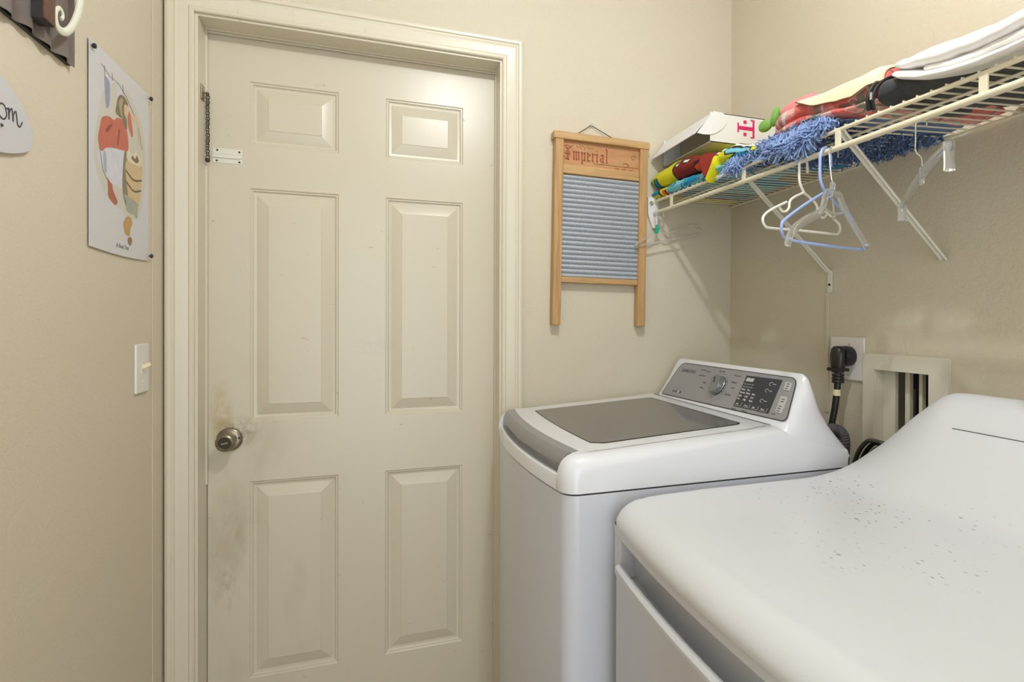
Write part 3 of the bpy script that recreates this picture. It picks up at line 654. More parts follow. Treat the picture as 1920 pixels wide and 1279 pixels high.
# end bracket on the back wall
m = MB(); Tb = Matrix((Vector((1, 0, 0)), Vector((0, 0, 1)), Vector((0, -1, 0)))).transposed().to_4x4()
poly = [(0.846, 1.664), (0.884, 1.664), (0.886, 1.600), (0.882, 1.572), (0.872, 1.560), (0.864, 1.562), (0.852, 1.590), (0.846, 1.610)]
m.prism(poly, 0.0, 0.012, M_white, Tb); m.lathe([(0.0085, -0.012), (0.0085, 0.022), (0.0065, 0.022), (0.0065, 0.0), (0, 0)], 16, M_white, Matrix.Translation((XF, -0.020, zl(0))) @ Matrix.Rotation(math.radians(90), 4, 'X'))
eb = m.build('end_bracket', M_white, sh, bevel=0.002)
MB().lathe([(0.0075, 0), (0.0075, 0.003), (0.005, 0.0035), (0, 0.0035)], 14, M_steel, Tb @ Matrix.Translation((0.857, 1.643, 0.012))).build('bracket_screw', M_steel, eb)
# diagonal support braces
def brace(y, foot):
    m = MB(); a = Vector((XF + 0.012, y, zt(y) - 0.004)); b = Vector((XR - 0.006, y + 0.004, 1.386))
    d = (b - a).normalized(); u = Vector((0, 1, 0)); nn = d.cross(u)
    secs = []
    for t, wd in ((0, 0.0085), (0.06, 0.0085), (0.45, 0.0078), (1, 0.0075)):
        c = a.lerp(b, t); sec = []
        for k in range(9): an = math.pi * k / 8; sec.append(c + u * (wd * math.cos(an)) + nn * (0.0075 * math.sin(an)))
        for k in range(8, -1, -1): an = math.pi * k / 8; sec.append(c + u * ((wd - 0.0018) * math.cos(an)) + nn * (0.0075 * math.sin(an) - 0.0018))
        secs.append(sec)
    m.loft(secs, M_whitep)
    if foot:
        m.prism(rrect(y - 0.006, 1.330, y + 0.010, 1.392, 0.006), 0.0, 0.003, M_whitep, Matrix((Vector((0, 1, 0)), Vector((0, 0, 1)), Vector((1, 0, 0)))).transposed().to_4x4() @ Matrix.Translation((0, 0, XR - 0.004)))
    o = m.build('support_brace', M_whitep, sh, angle=50)
    if foot:
        MB().lathe([(0.0035, 0), (0.003, 0.002), (0, 0.0025)], 10, M_screw, Matrix.Translation((XR - 0.004, y + 0.002, 1.352)) @ Matrix.Rotation(math.radians(-90), 4, 'Y')).build('brace_screw', M_screw, o)
brace(-0.470, True); brace(-0.806, False); brace(-1.60, True)
# painted-over cable cover running down from the first brace
struct(MB().box((XR - 0.0035, -0.4640, 1.00), (XR, -0.4520, 1.330), M_wallR).build('trim_4', M_wallR, bevel=0.001), 'slim painted cable cover below the first shelf brace', 'cable cover')

# ------------------------------------------------------------------ soft goods on the shelf
def se_sec(y, xc, zc, a, b, n=2.6, N=40, zbot=None):
    out = []
    for k in range(N):
        t = 2 * math.pi * k / N; c, s_ = math.cos(t), math.sin(t)
        x = xc + a * sgn(c) * abs(c) ** (2 / n); z = zc + b * sgn(s_) * abs(s_) ** (2 / n)
        if zbot is not None: z = max(z, zbot)
        out.append(Vector((x, y, z)))
    return out
def lump(name, mat, tab, parent=None, n=2.6, NY=60, N=48, amp=0.004, fs=14, fold=0, build=True, subs=0, seed=0, tilt=0):
    """tab rows: y, xc, zc, a, b"""
    ys = [r[0] for r in tab]; secs = []
    for i in range(NY + 1):
        y = lerp(ys[0], ys[-1], i / NY); k = [interp(sorted([(r[0], r[q]) for r in tab]), y) for q in (1, 2, 3, 4)]
        sec = se_sec(y, k[0], k[1], max(k[2], 0.001), max(k[3], 0.001), n, N)
        for v in sec:
            d = noise.noise(Vector((v.x * fs, v.y * fs, v.z * fs + seed))) * amp + noise.noise(Vector((v.x * fs * 3, v.y * fs * 3, seed + 5))) * amp * 0.35
            v.z += d + tilt * (v.x - k[0]); v.x += d * 0.5
            if fold: v.z += fold * math.sin(v.x * 40 + v.y * 25)
        secs.append(sec)
    m = MB().loft(secs, mat)
    return m.build(name, mat, parent, angle=80) if build else m

# bright beach towel, folded in two layers, lying over the front rail near the corner
def paint(pts, base):
    return base
Y, Bk, Bl, Lb, Br, Wh, Og = S(214, 210, 30), S(24, 26, 24), S(20, 140, 190), S(120, 196, 214), S(128, 34, 22), S(226, 226, 214), S(236, 96, 40)
def inpoly(p, poly):
    x, y = p; c = False
    for (x0, y0), (x1, y1) in zip(poly, poly[1:] + poly[:1]):
        if (y0 > y) != (y1 > y) and x < (x1 - x0) * (y - y0) / (y1 - y0) + x0: c = not c
    return c
def edist(p, poly):
    P = Vector(p); best = 9
    for a, b in zip(poly, poly[1:] + poly[:1]):
        A, B = Vector(a), Vector(b); t = max(0, min(1, (P - A).dot(B - A) / max(1e-9, (B - A).length_squared))); best = min(best, (P - A.lerp(B, t)).length)
    return best
# coordinates: s = distance along the shelf from the wall corner, q = 0 at the front fold .. 1 at the back
shapes_up = [([(0.018, -0.1), (0.040, -0.1), (0.046, 0.45), (0.026, 0.50)], Bl, 1),
             ([(0.145, 0.02), (0.240, -0.10), (0.335, -0.1), (0.340, 0.30), (0.36, 0.70), (0.40, 1.2), (0.25, 1.35), (0.19, 1.05), (0.140, 0.50)], Br, 1),
             ([(0.262, -0.1), (0.335, -0.1), (0.335, 0.34), (0.30, 0.40), (0.262, 0.25)], Og, 1),
             ([(0.155, 0.56), (0.185, 0.58), (0.196, 0.78), (0.166, 0.76)], Wh, 1),
             ([(0.206, 0.58), (0.238, 0.60), (0.250, 0.80), (0.216, 0.78)], Wh, 1),
             ([(0.262, 0.36), (0.296, 0.40), (0.315, 0.60), (0.285, 0.62)], Bk, 0),
             ([(0.440, -0.1), (0.60, -0.1), (0.60, 0.5), (0.47, 0.46), (0.440, 0.25)], Bl, 1),
             ([(0.425, 0.49), (0.53, 0.45), (0.53, 0.75), (0.42, 0.78)], Lb, 1),
             ([(0.36, 0.84), (0.60, 0.80), (0.60, 1.1), (0.36, 1.1)], Wh, 1),
             ([(0.46, 1.0), (0.52, 1.0), (0.52, 1.4), (0.46, 1.4)], Y, 1)]
def up_col(s_, q):
    c = Y; p = (s_, q * 0.10)
    for poly, cc, ol in shapes_up:
        if cc is None: continue
        pp = [(a, b * 0.10) for a, b in poly]
        if inpoly(p, pp): c = cc
        if ol and edist(p, pp) < 0.0028: return Bk
    if s_ < 0.012 and q < 0.8 and math.sin(q * 22) > 0: return Bl
    return c
def lo_col(s_, q):
    if s_ < 0.10: 
        if 0.045 < s_ < 0.055: return Bk
        if 0.07 < s_ < 0.095 and q < 0.6: return Og if s_ < 0.086 else Bk
        return Y if s_ > 0.055 or q < 0.3 else Bl
    v = noise.noise(Vector((s_ * 14, q * 2.0, 3)))
    if abs(v) < 0.035: return S(20, 90, 120)
    return Lb if v > -0.1 else Bl
def towel_layer(name, tabz, xfront, thick, colf, parent, y0=-0.010, y1=-0.56, drape=None):
    NS, NQ = 380, 150; vs = []; cols = []
    m = MB()
    for i in range(NS + 1):
        s_ = (y0 - y1) * i / NS; y = y0 - s_
        for j in range(NQ):
            a = 2 * math.pi * j / NQ     # closed section: rounded front fold, flat top going back
            q = 0.5 - 0.5 * math.cos(a)
            xf = xfront(y); depth = 0.300
            x = xf + depth * q ** 1.1; top = a < math.pi
            endr = min(1, (s_ + 0.004) / 0.03); endr = math.sqrt(max(0, 1 - (1 - endr) ** 2))
            th_ = thick(y) if callable(thick) else thick; h = th_ * endr * (min(1, q / 0.09) ** 0.5 if q < 0.09 else 1) * (1 if q < 0.96 else max(0.05, (1 - q) / 0.04) ** 0.5)
            zc = tabz(y, x)
            wob = 0.006 * noise.noise(Vector((x * 16, y * 16, 7))) + 0.003 * noise.noise(Vector((x * 45, y * 45, 2)))
            z = zc + (h / 2 if top else -h / 2) + (wob if top else 0)
            if q in (0.0, 1.0): z = zc
            if drape and q < 0.35:
                dd, wid = drape(y); k = sstep(0.35, 0.0, q) if not top else sstep(0.22, 0.0, q)
                z -= dd * k; x -= 0.012 * (dd > 0.01) * k
            vv = math.sqrt(min(1, q / 0.09)); vs.append((x, y, z)); cols.append(colf(s_, (0.5 + 0.5 * vv + max(0, q - 0.12) * 2) if top else 0.5 - 0.5 * vv))
    fs = []
    for i in range(NS):
        for j in range(NQ): fs.append((i * NQ + j, i * NQ + (j + 1) % NQ, (i + 1) * NQ + (j + 1) % NQ, (i + 1) * NQ + j))
    fs.append(tuple(range(NQ))[::-1]); fs.append(tuple(NS * NQ + j for j in range(NQ)))
    m.add(vs, fs, M_towel)
    return m.build(name, M_towel, parent, angle=80, col=cols)
tw = thing('beach_towel', (0.97, -0.27, 1.66), 'bright yellow, red and blue beach towel folded on the shelf by the corner', 'towel')
base_z = lambda y, x: lerp(zt(y), ZB, (x - XF) / (XR - XF)) + 0.006
towel_layer('lower_fold', lambda y, x: base_z(y, x) + 0.016, lambda y: 0.860 + 0.010 * noise.noise(Vector((y * 9, 1, 0))), lambda y: lerp(0.032, 0.020, sstep(-0.3, -0.5, y)), lo_col, tw, y1=-0.47)
ttop = lambda y: interp([(-0.56, 1.680), (-0.50, 1.700), (-0.44, 1.712), (-0.35, 1.722), (-0.24, 1.741), (-0.145, 1.750), (-0.05, 1.742), (-0.01, 1.735)], y)
tbot = lambda y: base_z(y, XF) + interp([(-0.56, 0.004), (-0.47, 0.012), (-0.30, 0.036), (0, 0.036)], y)
def dr(y): return (0.055 * max(0, 1 - abs(y + 0.362) / 0.040) ** 1.0, 1)
towel_layer('upper_fold', lambda y, x: (ttop(y) + tbot(y)) / 2, lambda y: 0.857 + 0.008 * noise.noise(Vector((y * 11, 5, 0))), lambda y: ttop(y) - tbot(y), up_col, tw, drape=dr)

# carton with the pink letter mark, lid flap open
bx = thing('white_carton', (1.0, -0.15, 1.771), 'white phone carton with a magenta T mark, lid open, on the beach towel', 'box')
x0, x1, ya, yb, z0, z1 = 0.905, 1.135, -0.291, -0.008, 1.7710, 1.8570
m = MB(); t = 0.002
m.box((x0, ya, z0), (x1, ya + t, z1), M_carton); m.box((x0, yb - t, z0), (x1, yb, z1), M_carton); m.box((x1 - t, ya, z0), (x1, yb, z1), M_carton)
m.box((x0, ya, z0), (x1, yb, z0 + t), M_carton); m.box((x0 + 0.012, ya, z1 - t), (x1, yb, z1), M_carton)
m.box((x0 + 0.06, ya + t, z0 + t), (x0 + 0.062, yb - t, z1 - t), M_cartonin)
m.build('carton_body', M_carton, bx)
m = MB()
hg = Vector((x0 + 0.010, 0, z1 + 0.001)); fr = Vector((0.855, 0, 1.790))
a = hg + Vector((0, ya + 0.002, 0)); b_ = hg + Vector((0, yb, 0)); c_ = fr + Vector((0, yb - 0.004, -0.003)); d_ = fr + Vector((0, ya + 0.006, 0)); nn = (d_ - a).cross(b_ - a).normalized() * 0.002
m.add([a, b_, c_, d_, a + nn, b_ + nn, c_ + nn, d_ + nn], [(0, 1, 2, 3), (7, 6, 5, 4), (0, 4, 5, 1), (1, 5, 6, 2), (2, 6, 7, 3), (3, 7, 4, 0)], M_carton, False)
m.build('lid_flap', M_carton, bx)
pts = [(0.914, 1.8590), (0.945, 1.8575), (0.958, 1.8460), (0.957, 1.8280), (0.944, 1.8100), (0.922, 1.7960), (0.900, 1.7895), (0.880, 1.7880), (0.860, 1.7900)]
MB().prism(pts, 0.0, 0.002, M_carton, Tb @ Matrix.Translation((0, 0, -ya + 0.001))).build('tuck_tab', M_carton, bx)
m = MB()
TT = Matrix((Vector((0, 0, 1)), Vector((-1, 0, 0)), Vector((0, -1, 0)))).transposed().to_4x4(); TT.translation = Vector((1.021, ya - 0.0004, 1.822)); TT = TT @ Matrix.Scale(1.067, 4)
bh = [0.0003]
def bxT(a, b, c, d): bh[0] += 0.00005; m.box((a, b, 0), (c, d, bh[0]), M_magenta, TT)
bxT(-0.024, -0.033, 0.024, -0.027); bxT(-0.0255, -0.033, -0.022, -0.020); bxT(0.022, -0.033, 0.0255, -0.020)
bxT(-0.0050, -0.030, 0.0050, 0.022); bxT(-0.0130, 0.018, 0.0130, 0.0225)
bxT(-0.0215, -0.007, -0.0125, 0.003); bxT(0.0125, -0.007, 0.0215, 0.003)
m.build('letter_mark', M_magenta, bx)

# shaggy blue mat, folded over the front of the shelf
mat_o = thing('shag_mat', (1.0, -0.62, 1.66), 'shaggy blue bath mat folded over the middle of the wire shelf', 'bath mat')
m = MB(); secs = []
lump('mat_backing', M_shagB, [(-0.44, 0.98, 1.664, 0.04, 0.004), (-0.475, 1.015, 1.665, 0.142, 0.008), (-0.60, 1.018, 1.667, 0.150, 0.011), (-0.72, 1.02, 1.664, 0.150, 0.009), (-0.80, 1.03, 1.660, 0.140, 0.006), (-0.86, 1.05, 1.658, 0.10, 0.004)], mat_o, amp=0.003)
def strand(m, p, d, L, r, mat, sag=0.5, curl=0.35):
    pts = []; p = Vector(p); d = Vector(d).normalized(); w1 = Vector((random.uniform(-1, 1), random.uniform(-1, 1), random.uniform(-1, 1))); ph_ = random.uniform(0, 6)
    for k in range(6):
        pts.append(p.copy()); p = p + d * (L / 5); d = (d + Vector((0, 0, -sag * 0.3)) + w1 * curl * math.sin(k * 1.9 + ph_) + w1.cross(d) * curl * 0.6).normalized()
    m.tube(pts, [r, r, r, r, r, r * 0.7], 5, mat)
m = MB()
mtop = lambda y: interp([(-0.80, 1.650), (-0.77, 1.666), (-0.72, 1.674), (-0.654, 1.674), (-0.60, 1.678), (-0.53, 1.668), (-0.475, 1.656), (-0.45, 1.650)], y)
for k in range(1900):     # front pile, tumbling over the rail
    y = random.uniform(-0.456, -0.792)
    x = 0.866 + abs(random.gauss(0, 0.022)); z = lerp(1.650, mtop(y), random.random() ** 0.6) + random.uniform(-0.004, 0.002)
    strand(m, (x, y, z), (random.uniform(-1.0, 0.1), random.uniform(-1.3, 1.3), random.uniform(-0.8, 0.7)), random.uniform(0.014, 0.030), random.uniform(0.0013, 0.0019), random.choice([M_shagA, M_shagA, M_shagA, M_shagB]), 0.35, 1.1)
for k in range(420):     # tassels over the rail
    c, wd, L = random.choice([(-0.470, 0.010, 0.040), (-0.480, 0.012, 0.034), (-0.625, 0.022, 0.040), (-0.655, 0.015, 0.055), (-0.70, 0.022, 0.062), (-0.715, 0.015, 0.066), (-0.735, 0.014, 0.055), (-0.76, 0.014, 0.034)])
    y = random.gauss(c, wd)
    strand(m, (0.858 + random.uniform(-0.007, 0.006), y, 1.664 + random.uniform(-0.014, 0.008)), (random.uniform(-0.4, 0.1), random.uniform(-0.3, 0.3), -1), random.uniform(0.6, 1.15) * L, random.uniform(0.0015, 0.0021), random.choice([M_shagA, M_shagA, M_shagB]), 0.35, 0.75)
tag(m.build('front_fringe', None, mat_o), kind='stuff')
m = MB()
for k in range(3400):    # pile poking down through the deck wires
    x = random.uniform(0.868, 1.168); y = random.uniform(-0.50, -0.81)
    if y > -0.50 - 0.42 * (x - 0.87) and random.random() < 0.96: continue
    if y < -0.775 - 0.10 * (x - 0.87) and random.random() < 0.7: continue
    L = random.uniform(0.012, 0.028) + (0.020 * random.random() if abs(y + 0.66) < 0.09 and x < 1.02 else 0)
    strand(m, (x, y, 1.656), (random.uniform(-1.2, 1.2), random.uniform(-1.2, 1.2), -0.7), L, random.uniform(0.0012, 0.0019), random.choice([M_shagB, M_shagShade, M_shagShade]), 0.15, 0.9)
tag(m.build('hanging_pile', None, mat_o), kind='stuff')

# tan rug lying flat beneath the mat
rg = lump('tan_rug', M_tan, [(-0.05, 1.11, 1.662, 0.03, 0.003), (-0.08, 1.11, 1.663, 0.052, 0.005), (-0.30, 1.110, 1.664, 0.052, 0.006), (-0.47, 1.11, 1.663, 0.05, 0.005), (-0.49, 1.11, 1.662, 0.03, 0.003)], amp=0.003, n=3.5)
tag(rg, 'flat tan rug lying on the shelf wires beside the blue mat', 'rug')

# plaid fleece throw: two folded layers
pf = thing('plaid_throw', (1.0, -0.78, 1.70), 'red and pink plaid fleece throw folded on the blue mat', 'blanket')
lump('lower_fold', M_plaid, [(-0.592, 0.96, 1.690, 0.03, 0.004), (-0.602, 0.965, 1.691, 0.085, 0.013), (-0.65, 0.972, 1.692, 0.100, 0.016), (-0.72, 0.975, 1.690, 0.105, 0.016), (-0.80, 1.0, 1.674, 0.135, 0.014), (-0.88, 1.02, 1.664, 0.148, 0.010), (-0.94, 1.03, 1.662, 0.13, 0.008), (-0.955, 1.04, 1.662, 0.05, 0.003)], pf, amp=0.006, fs=14)
UF = [(-0.588, 0.965, 1.712, 0.03, 0.005), (-0.598, 0.968, 1.714, 0.082, 0.018), (-0.63, 0.970, 1.717, 0.100, 0.026), (-0.70, 0.970, 1.714, 0.103, 0.026), (-0.76, 0.972, 1.704, 0.105, 0.031), (-0.80, 0.972, 1.697, 0.105, 0.036), (-0.845, 0.972, 1.693, 0.105, 0.038), (-0.885, 0.98, 1.698, 0.110, 0.034), (-0.91, 0.99, 1.702, 0.100, 0.026), (-0.92, 1.0, 1.702, 0.04, 0.006)]
lump('upper_fold', M_plaid, UF, pf, amp=0.006, fs=14, seed=3)
# plush with leaves, tucked behind the throw
ph = thing('plush_flower', (0.95, -0.56, 1.73), 'pink plush toy with two green leaves behind the plaid throw', 'plush toy')
lump('pink_body', M_pink, [(-0.505, 0.985, 1.765, 0.008, 0.006), (-0.520, 0.985, 1.768, 0.028, 0.024), (-0.56, 0.985, 1.768, 0.040, 0.031), (-0.62, 0.985, 1.768, 0.040, 0.026), (-0.68, 0.985, 1.762, 0.012, 0.006)], ph, n=2.1, amp=0.003)
for (cy, cz, ry, rz, tilt) in ((-0.486, 1.757, 0.026, 0.016, 0.1), (-0.524, 1.768, 0.012, 0.025, 0.35)):
    m = MB(); secs = []
    for i in range(13):
        t = -1 + 2 * i / 12; r = math.sqrt(max(0.0001, 1 - t * t)); sec = []
        for k in range(14):
            a = 2 * math.pi * k / 14; v = Vector((0.010 * r * math.cos(a), ry * t, rz * r * math.sin(a))); v = Matrix.Rotation(tilt, 3, 'X') @ v
            sec.append(v + Vector((0.945, cy, cz)))
        secs.append(sec)
    m.loft(secs, M_leaf).build('leaf', M_leaf, ph, angle=80)

# cream pouch draped over the front shoulder of the throw
cp_ = thing('canvas_pouch', (0.93, -0.8, 1.74), 'cream canvas pouch with brown piping draped over the plaid throw', 'pouch')
def uf_pt(y, th, off):
    k = [interp(sorted([(r[0], r[q]) for r in UF]), y) for q in (1, 2, 3, 4)]
    c, s_ = math.cos(th), math.sin(th); n = 2.6
    x = k[0] + (k[2] + off) * sgn(c) * abs(c) ** (2 / n); z = k[1] + (k[3] + off) * sgn(s_) * abs(s_) ** (2 / n)
    d = noise.noise(Vector((x * 14, y * 14, z * 14 + 3))) * 0.006
    return Vector((x + d * 0.5, y, z + d))
m = MB(); NS = 46; secs = []; piping = []
zb = [(-0.95, 1.704), (-0.922, 1.700), (-0.887, 1.693), (-0.85, 1.684), (-0.81, 1.688), (-0.752, 1.706), (-0.708, 1.722), (-0.68, 1.732)]
for i in range(NS + 1):
    y = lerp(-0.685, -0.905, i / NS); k = [interp(sorted([(r[0], r[q]) for r in UF]), y) for q in (2, 4)]
    sb = max(-0.6, min(0.97, (interp(zb, y) - k[0]) / (k[1] + 0.003))); thb = math.pi - math.asin(sgn(sb) * abs(sb) ** 1.3)
    ths = [lerp(thb, math.pi * 0.40, j / 9) for j in range(10)]
    sec = [uf_pt(y, t_, 0.007) for t_ in ths] + [uf_pt(y, t_, 0.0025) for t_ in ths[::-1]]
    secs.append(sec); piping.append(sec[0] + Vector((-0.001, 0, 0.0)))
m.loft(secs, M_cream).build('pouch_body', M_cream, cp_, angle=80)
MB().tube(piping, 0.0013, 6, M_brownink).build('piping', M_brownink, cp_)

# black zipped bag
bg = thing('black_bag', (1.02, -0.98, 1.66), 'black fabric bag with zipped edge lying under the white blanket', 'bag')
lump('bag_body', M_bag, [(-0.932, 1.02, 1.672, 0.06, 0.006), (-0.938, 1.02, 1.674, 0.130, 0.012), (-0.955, 1.02, 1.675, 0.148, 0.014), (-1.0, 1.022, 1.668, 0.146, 0.012), (-1.08, 1.026, 1.663, 0.142, 0.010), (-1.22, 1.026, 1.664, 0.142, 0.008), (-1.50, 1.026, 1.664, 0.14, 0.006), (-1.52, 1.02, 1.664, 0.05, 0.003)], bg, amp=0.002, n=3.0)
lump('bag_flap', M_bag, [(-0.893, 0.98, 1.668, 0.05, 0.006), (-0.899, 0.98, 1.672, 0.108, 0.022), (-0.915, 0.985, 1.676, 0.118, 0.029), (-0.95, 0.985, 1.674, 0.118, 0.020), (-1.0, 0.988, 1.664, 0.114, 0.012), (-1.05, 0.99, 1.660, 0.110, 0.008), (-1.10, 0.99, 1.660, 0.09, 0.004)], bg, amp=0.003, n=3.0, seed=6)
pts = spline([(0.868, -0.888, 1.646), (0.862, -0.890, 1.664), (0.868, -0.893, 1.686), (0.888, -0.898, 1.703), (0.920, -0.902, 1.712), (0.96, -0.91, 1.714), (1.02, -0.93, 1.712)], 6)
MB().tube(pts, 0.0048, 8, M_bagtrim).build('bag_piping', M_bagtrim, bg)
pts = [p + Vector((-0.001, -0.011, -0.003)) for p in pts]
MB().tube(pts, 0.0028, 8, M_bagtrim).build('zip', M_bagtrim, bg)
MB().box((0.857, -0.902, 1.660), (0.860, -0.897, 1.674), M_steel).build('zip_pull', M_steel, bg, bevel=0.0008)

# white blanket on top of the bag, running out of frame
wbk = thing('white_blanket', (1.0, -1.2, 1.70), 'thick white blanket folded on top of the black bag', 'blanket')
lump('lower_fold', M_blanket, [(-0.928, 0.925, 1.710, 0.012, 0.003), (-0.938, 0.925, 1.708, 0.060, 0.008), (-0.96, 0.94, 1.701, 0.090, 0.012), (-1.0, 0.96, 1.689, 0.110, 0.012), (-1.05, 0.975, 1.680, 0.124, 0.012), (-1.10, 0.98, 1.676, 0.128, 0.012), (-1.2, 0.99, 1.680, 0.138, 0.012), (-1.5, 1.0, 1.682, 0.145, 0.012), (-1.56, 1.0, 1.682, 0.05, 0.004)], wbk, amp=0.003, fs=11, n=2.3, NY=110, tilt=0.24)
lump('middle_fold', M_blanket, [(-0.97, 0.955, 1.700, 0.05, 0.006), (-1.0, 0.965, 1.698, 0.100, 0.012), (-1.05, 0.98, 1.690, 0.118, 0.014), (-1.10, 0.985, 1.686, 0.124, 0.016), (-1.2, 0.99, 1.690, 0.130, 0.016), (-1.5, 1.0, 1.692, 0.14, 0.016), (-1.55, 1.0, 1.692, 0.05, 0.004)], wbk, amp=0.005, fs=14, n=2.6, NY=110, tilt=0.20, seed=21)
lump('upper_fold', M_blanket, [(-0.924, 0.935, 1.718, 0.012, 0.005), (-0.936, 0.932, 1.718, 0.060, 0.011), (-0.955, 0.95, 1.716, 0.090, 0.017), (-1.0, 0.97, 1.711, 0.115, 0.023), (-1.05, 0.98, 1.705, 0.127, 0.025), (-1.10, 0.985, 1.702, 0.132, 0.026), (-1.16, 0.985, 1.703, 0.134, 0.026), (-1.35, 0.995, 1.705, 0.138, 0.026), (-1.52, 0.995, 1.705, 0.13, 0.024), (-1.56, 0.995, 1.705, 0.04, 0.008)], wbk, amp=0.007, fs=16, n=2.2, NY=150, seed=9, tilt=0.16)
# green towel at the edge of the frame
gt = lump('green_towel', M_greencl, [(-1.05, 0.99, 1.667, 0.05, 0.004), (-1.07, 0.985, 1.664, 0.08, 0.008), (-1.15, 0.97, 1.664, 0.095, 0.010), (-1.4, 0.97, 1.664, 0.095, 0.010), (-1.45, 0.97, 1.664, 0.03, 0.004)], amp=0.005)
for v in gt.data.vertices: v.co.z = v.co.z if v.co.z > 1.66 else v.co.z - 0.010 * max(0, noise.noise(v.co * 30))
tag(gt, 'dark green towel under the black bag at the right edge', 'towel')

# ------------------------------------------------------------------ hangers on the rod
def HT(C, th):
    hx = Vector((math.cos(th), math.sin(th), 0)); return Matrix((hx, Vector((0, 0, 1)), hx.cross(Vector((0, 0, 1))))).transposed().to_4x4(), Vector(C)
def hpts(C, th, pts, n=5, sp=True):
    M_, c = HT(C, th); P = [M_ @ Vector((a, b, 0)) + c for a, b in pts]
    return spline(P, n) if sp else P
ROD = lambda y: zl(y)
# blue hanger
C = (XF, -0.775, 1.606); th = 0.21
h = thing('clothes_hanger', C, 'light blue plastic clothes hanger on the shelf rod', 'clothes hanger', 'clothes hangers on the shelf rod')
hook = [(0.0165, -0.034), (0.0155, -0.013), (0.0095, -0.0005), (-0.002, 0.0030), (-0.0125, -0.004), (-0.0180, -0.018), (-0.0188, -0.040), (-0.0178, -0.063), (-0.0105, -0.078), (-0.001, -0.088)]
MB().tube(hpts(C, th, hook), 0.0032, 8, M_bluehanger).build('hook', M_bluehanger, h)
frm = [(-0.001, -0.088), (-0.0716, -0.124), (-0.1250, -0.156), (-0.1355, -0.168), (-0.1340, -0.184), (-0.1190, -0.194), (-0.046, -0.198), (0.1205, -0.198), (0.1360, -0.192), (0.1390, -0.180), (0.125, -0.166), (0.0499, -0.117), (-0.001, -0.088)]
MB().tube(hpts(C, th, frm, 4), 0.0030, 8, M_bluehanger).build('hanger_frame', M_bluehanger, h)
# white hanger
C = (XF, -0.706, 1.607); th = 0.21
h = thing('clothes_hanger', C, 'white plastic clothes hanger with notched shoulders on the shelf rod', 'clothes hanger', 'clothes hangers on the shelf rod')
hook = [(0.0185, -0.030), (0.0170, -0.012), (0.0105, 0.0000), (-0.001, 0.0030), (-0.0085, -0.006), (-0.0095, -0.022), (-0.0085, -0.050), (-0.002, -0.064), (0.0070, -0.0745)]
MB().tube(hpts(C, th, hook), 0.0029, 8, M_whitehanger).build('hook', M_whitehanger, h)
m = MB()
for s_ in (1, -1):
    o_ = 0.006
    a = [(o_ + s_ * (p[0] - o_), p[1]) for p in [(0.007, -0.0745), (-0.028, -0.0895), (-0.0400, -0.1000), (-0.0425, -0.1130), (-0.0520, -0.1215), (-0.0641, -0.1226), (-0.0740, -0.1150)]]
    m.tube(hpts(C, th, a, 4), 0.0028, 8, M_whitehanger)
a = [(-0.0506, -0.1015), (-0.0850, -0.1165), (-0.1100, -0.1290), (-0.1225, -0.1400), (-0.1240, -0.1500), (-0.1160, -0.1590), (-0.1000, -0.1615), (0.0, -0.1585), (0.112, -0.1565), (0.128, -0.154), (0.1360, -0.145), (0.1340, -0.135), (0.122, -0.126), (0.062, -0.1000)]
m.tube(hpts(C, th, a, 4), 0.0028, 8, M_whitehanger); m.build('hanger_frame', M_whitehanger, h)
# clear hanger beside the blue one
C = (XF, -0.797, 1.6055); th = 0.25
h = thing('clothes_hanger', C, 'clear plastic clothes hanger with steel hook between blue hanger and brace', 'clothes hanger', 'clothes hangers on the shelf rod')
MB().tube(hpts(C, th, [(0.0150, -0.020), (0.0140, -0.008), (0.007, 0.0010), (-0.006, 0.0000), (-0.0140, -0.0100), (-0.0155, -0.0240), (-0.0098, -0.0600), (-0.0030, -0.0770)]), 0.0014, 6, M_steel).build('hook', M_steel, h)
m = MB()
M_, c_ = HT(C, th); ax = tuple(M_ @ Vector((0, 0, 1)))
m.tube(hpts(C, th, [(-0.003, -0.074), (-0.006, -0.094), (-0.008, -0.102)]), 0.0050, 8, M_clear)
m.tube(hpts(C, th, [(-0.008, -0.096), (-0.0260, -0.1000), (-0.0350, -0.1240), (-0.0500, -0.1410), (-0.0930, -0.1590), (-0.1290, -0.1790), (-0.1430, -0.1960), (-0.1490, -0.2120)]), [0.0088] * 36, 8, M_clear, flat=(ax, 0.5))
m.tube(hpts(C, th, [(-0.004, -0.096), (0.0180, -0.0960), (0.0240, -0.1040), (0.0470, -0.1310), (0.0900, -0.1680), (0.1240, -0.1950)]), 0.0088, 8, M_clear, flat=(ax, 0.5))
m.tube(hpts(C, th, [(-0.004, -0.098), (-0.001, -0.125), (0.004, -0.142), (-0.006, -0.146)]), 0.0030, 8, M_clear, flat=(ax, 0.5))
m.tube(hpts(C, th, [(-0.036, -0.124), (-0.018, -0.133), (0.008, -0.136), (0.040, -0.128)]), 0.0028, 8, M_clear, flat=(ax, 0.5))
m.build('hanger_body', M_clear, h)
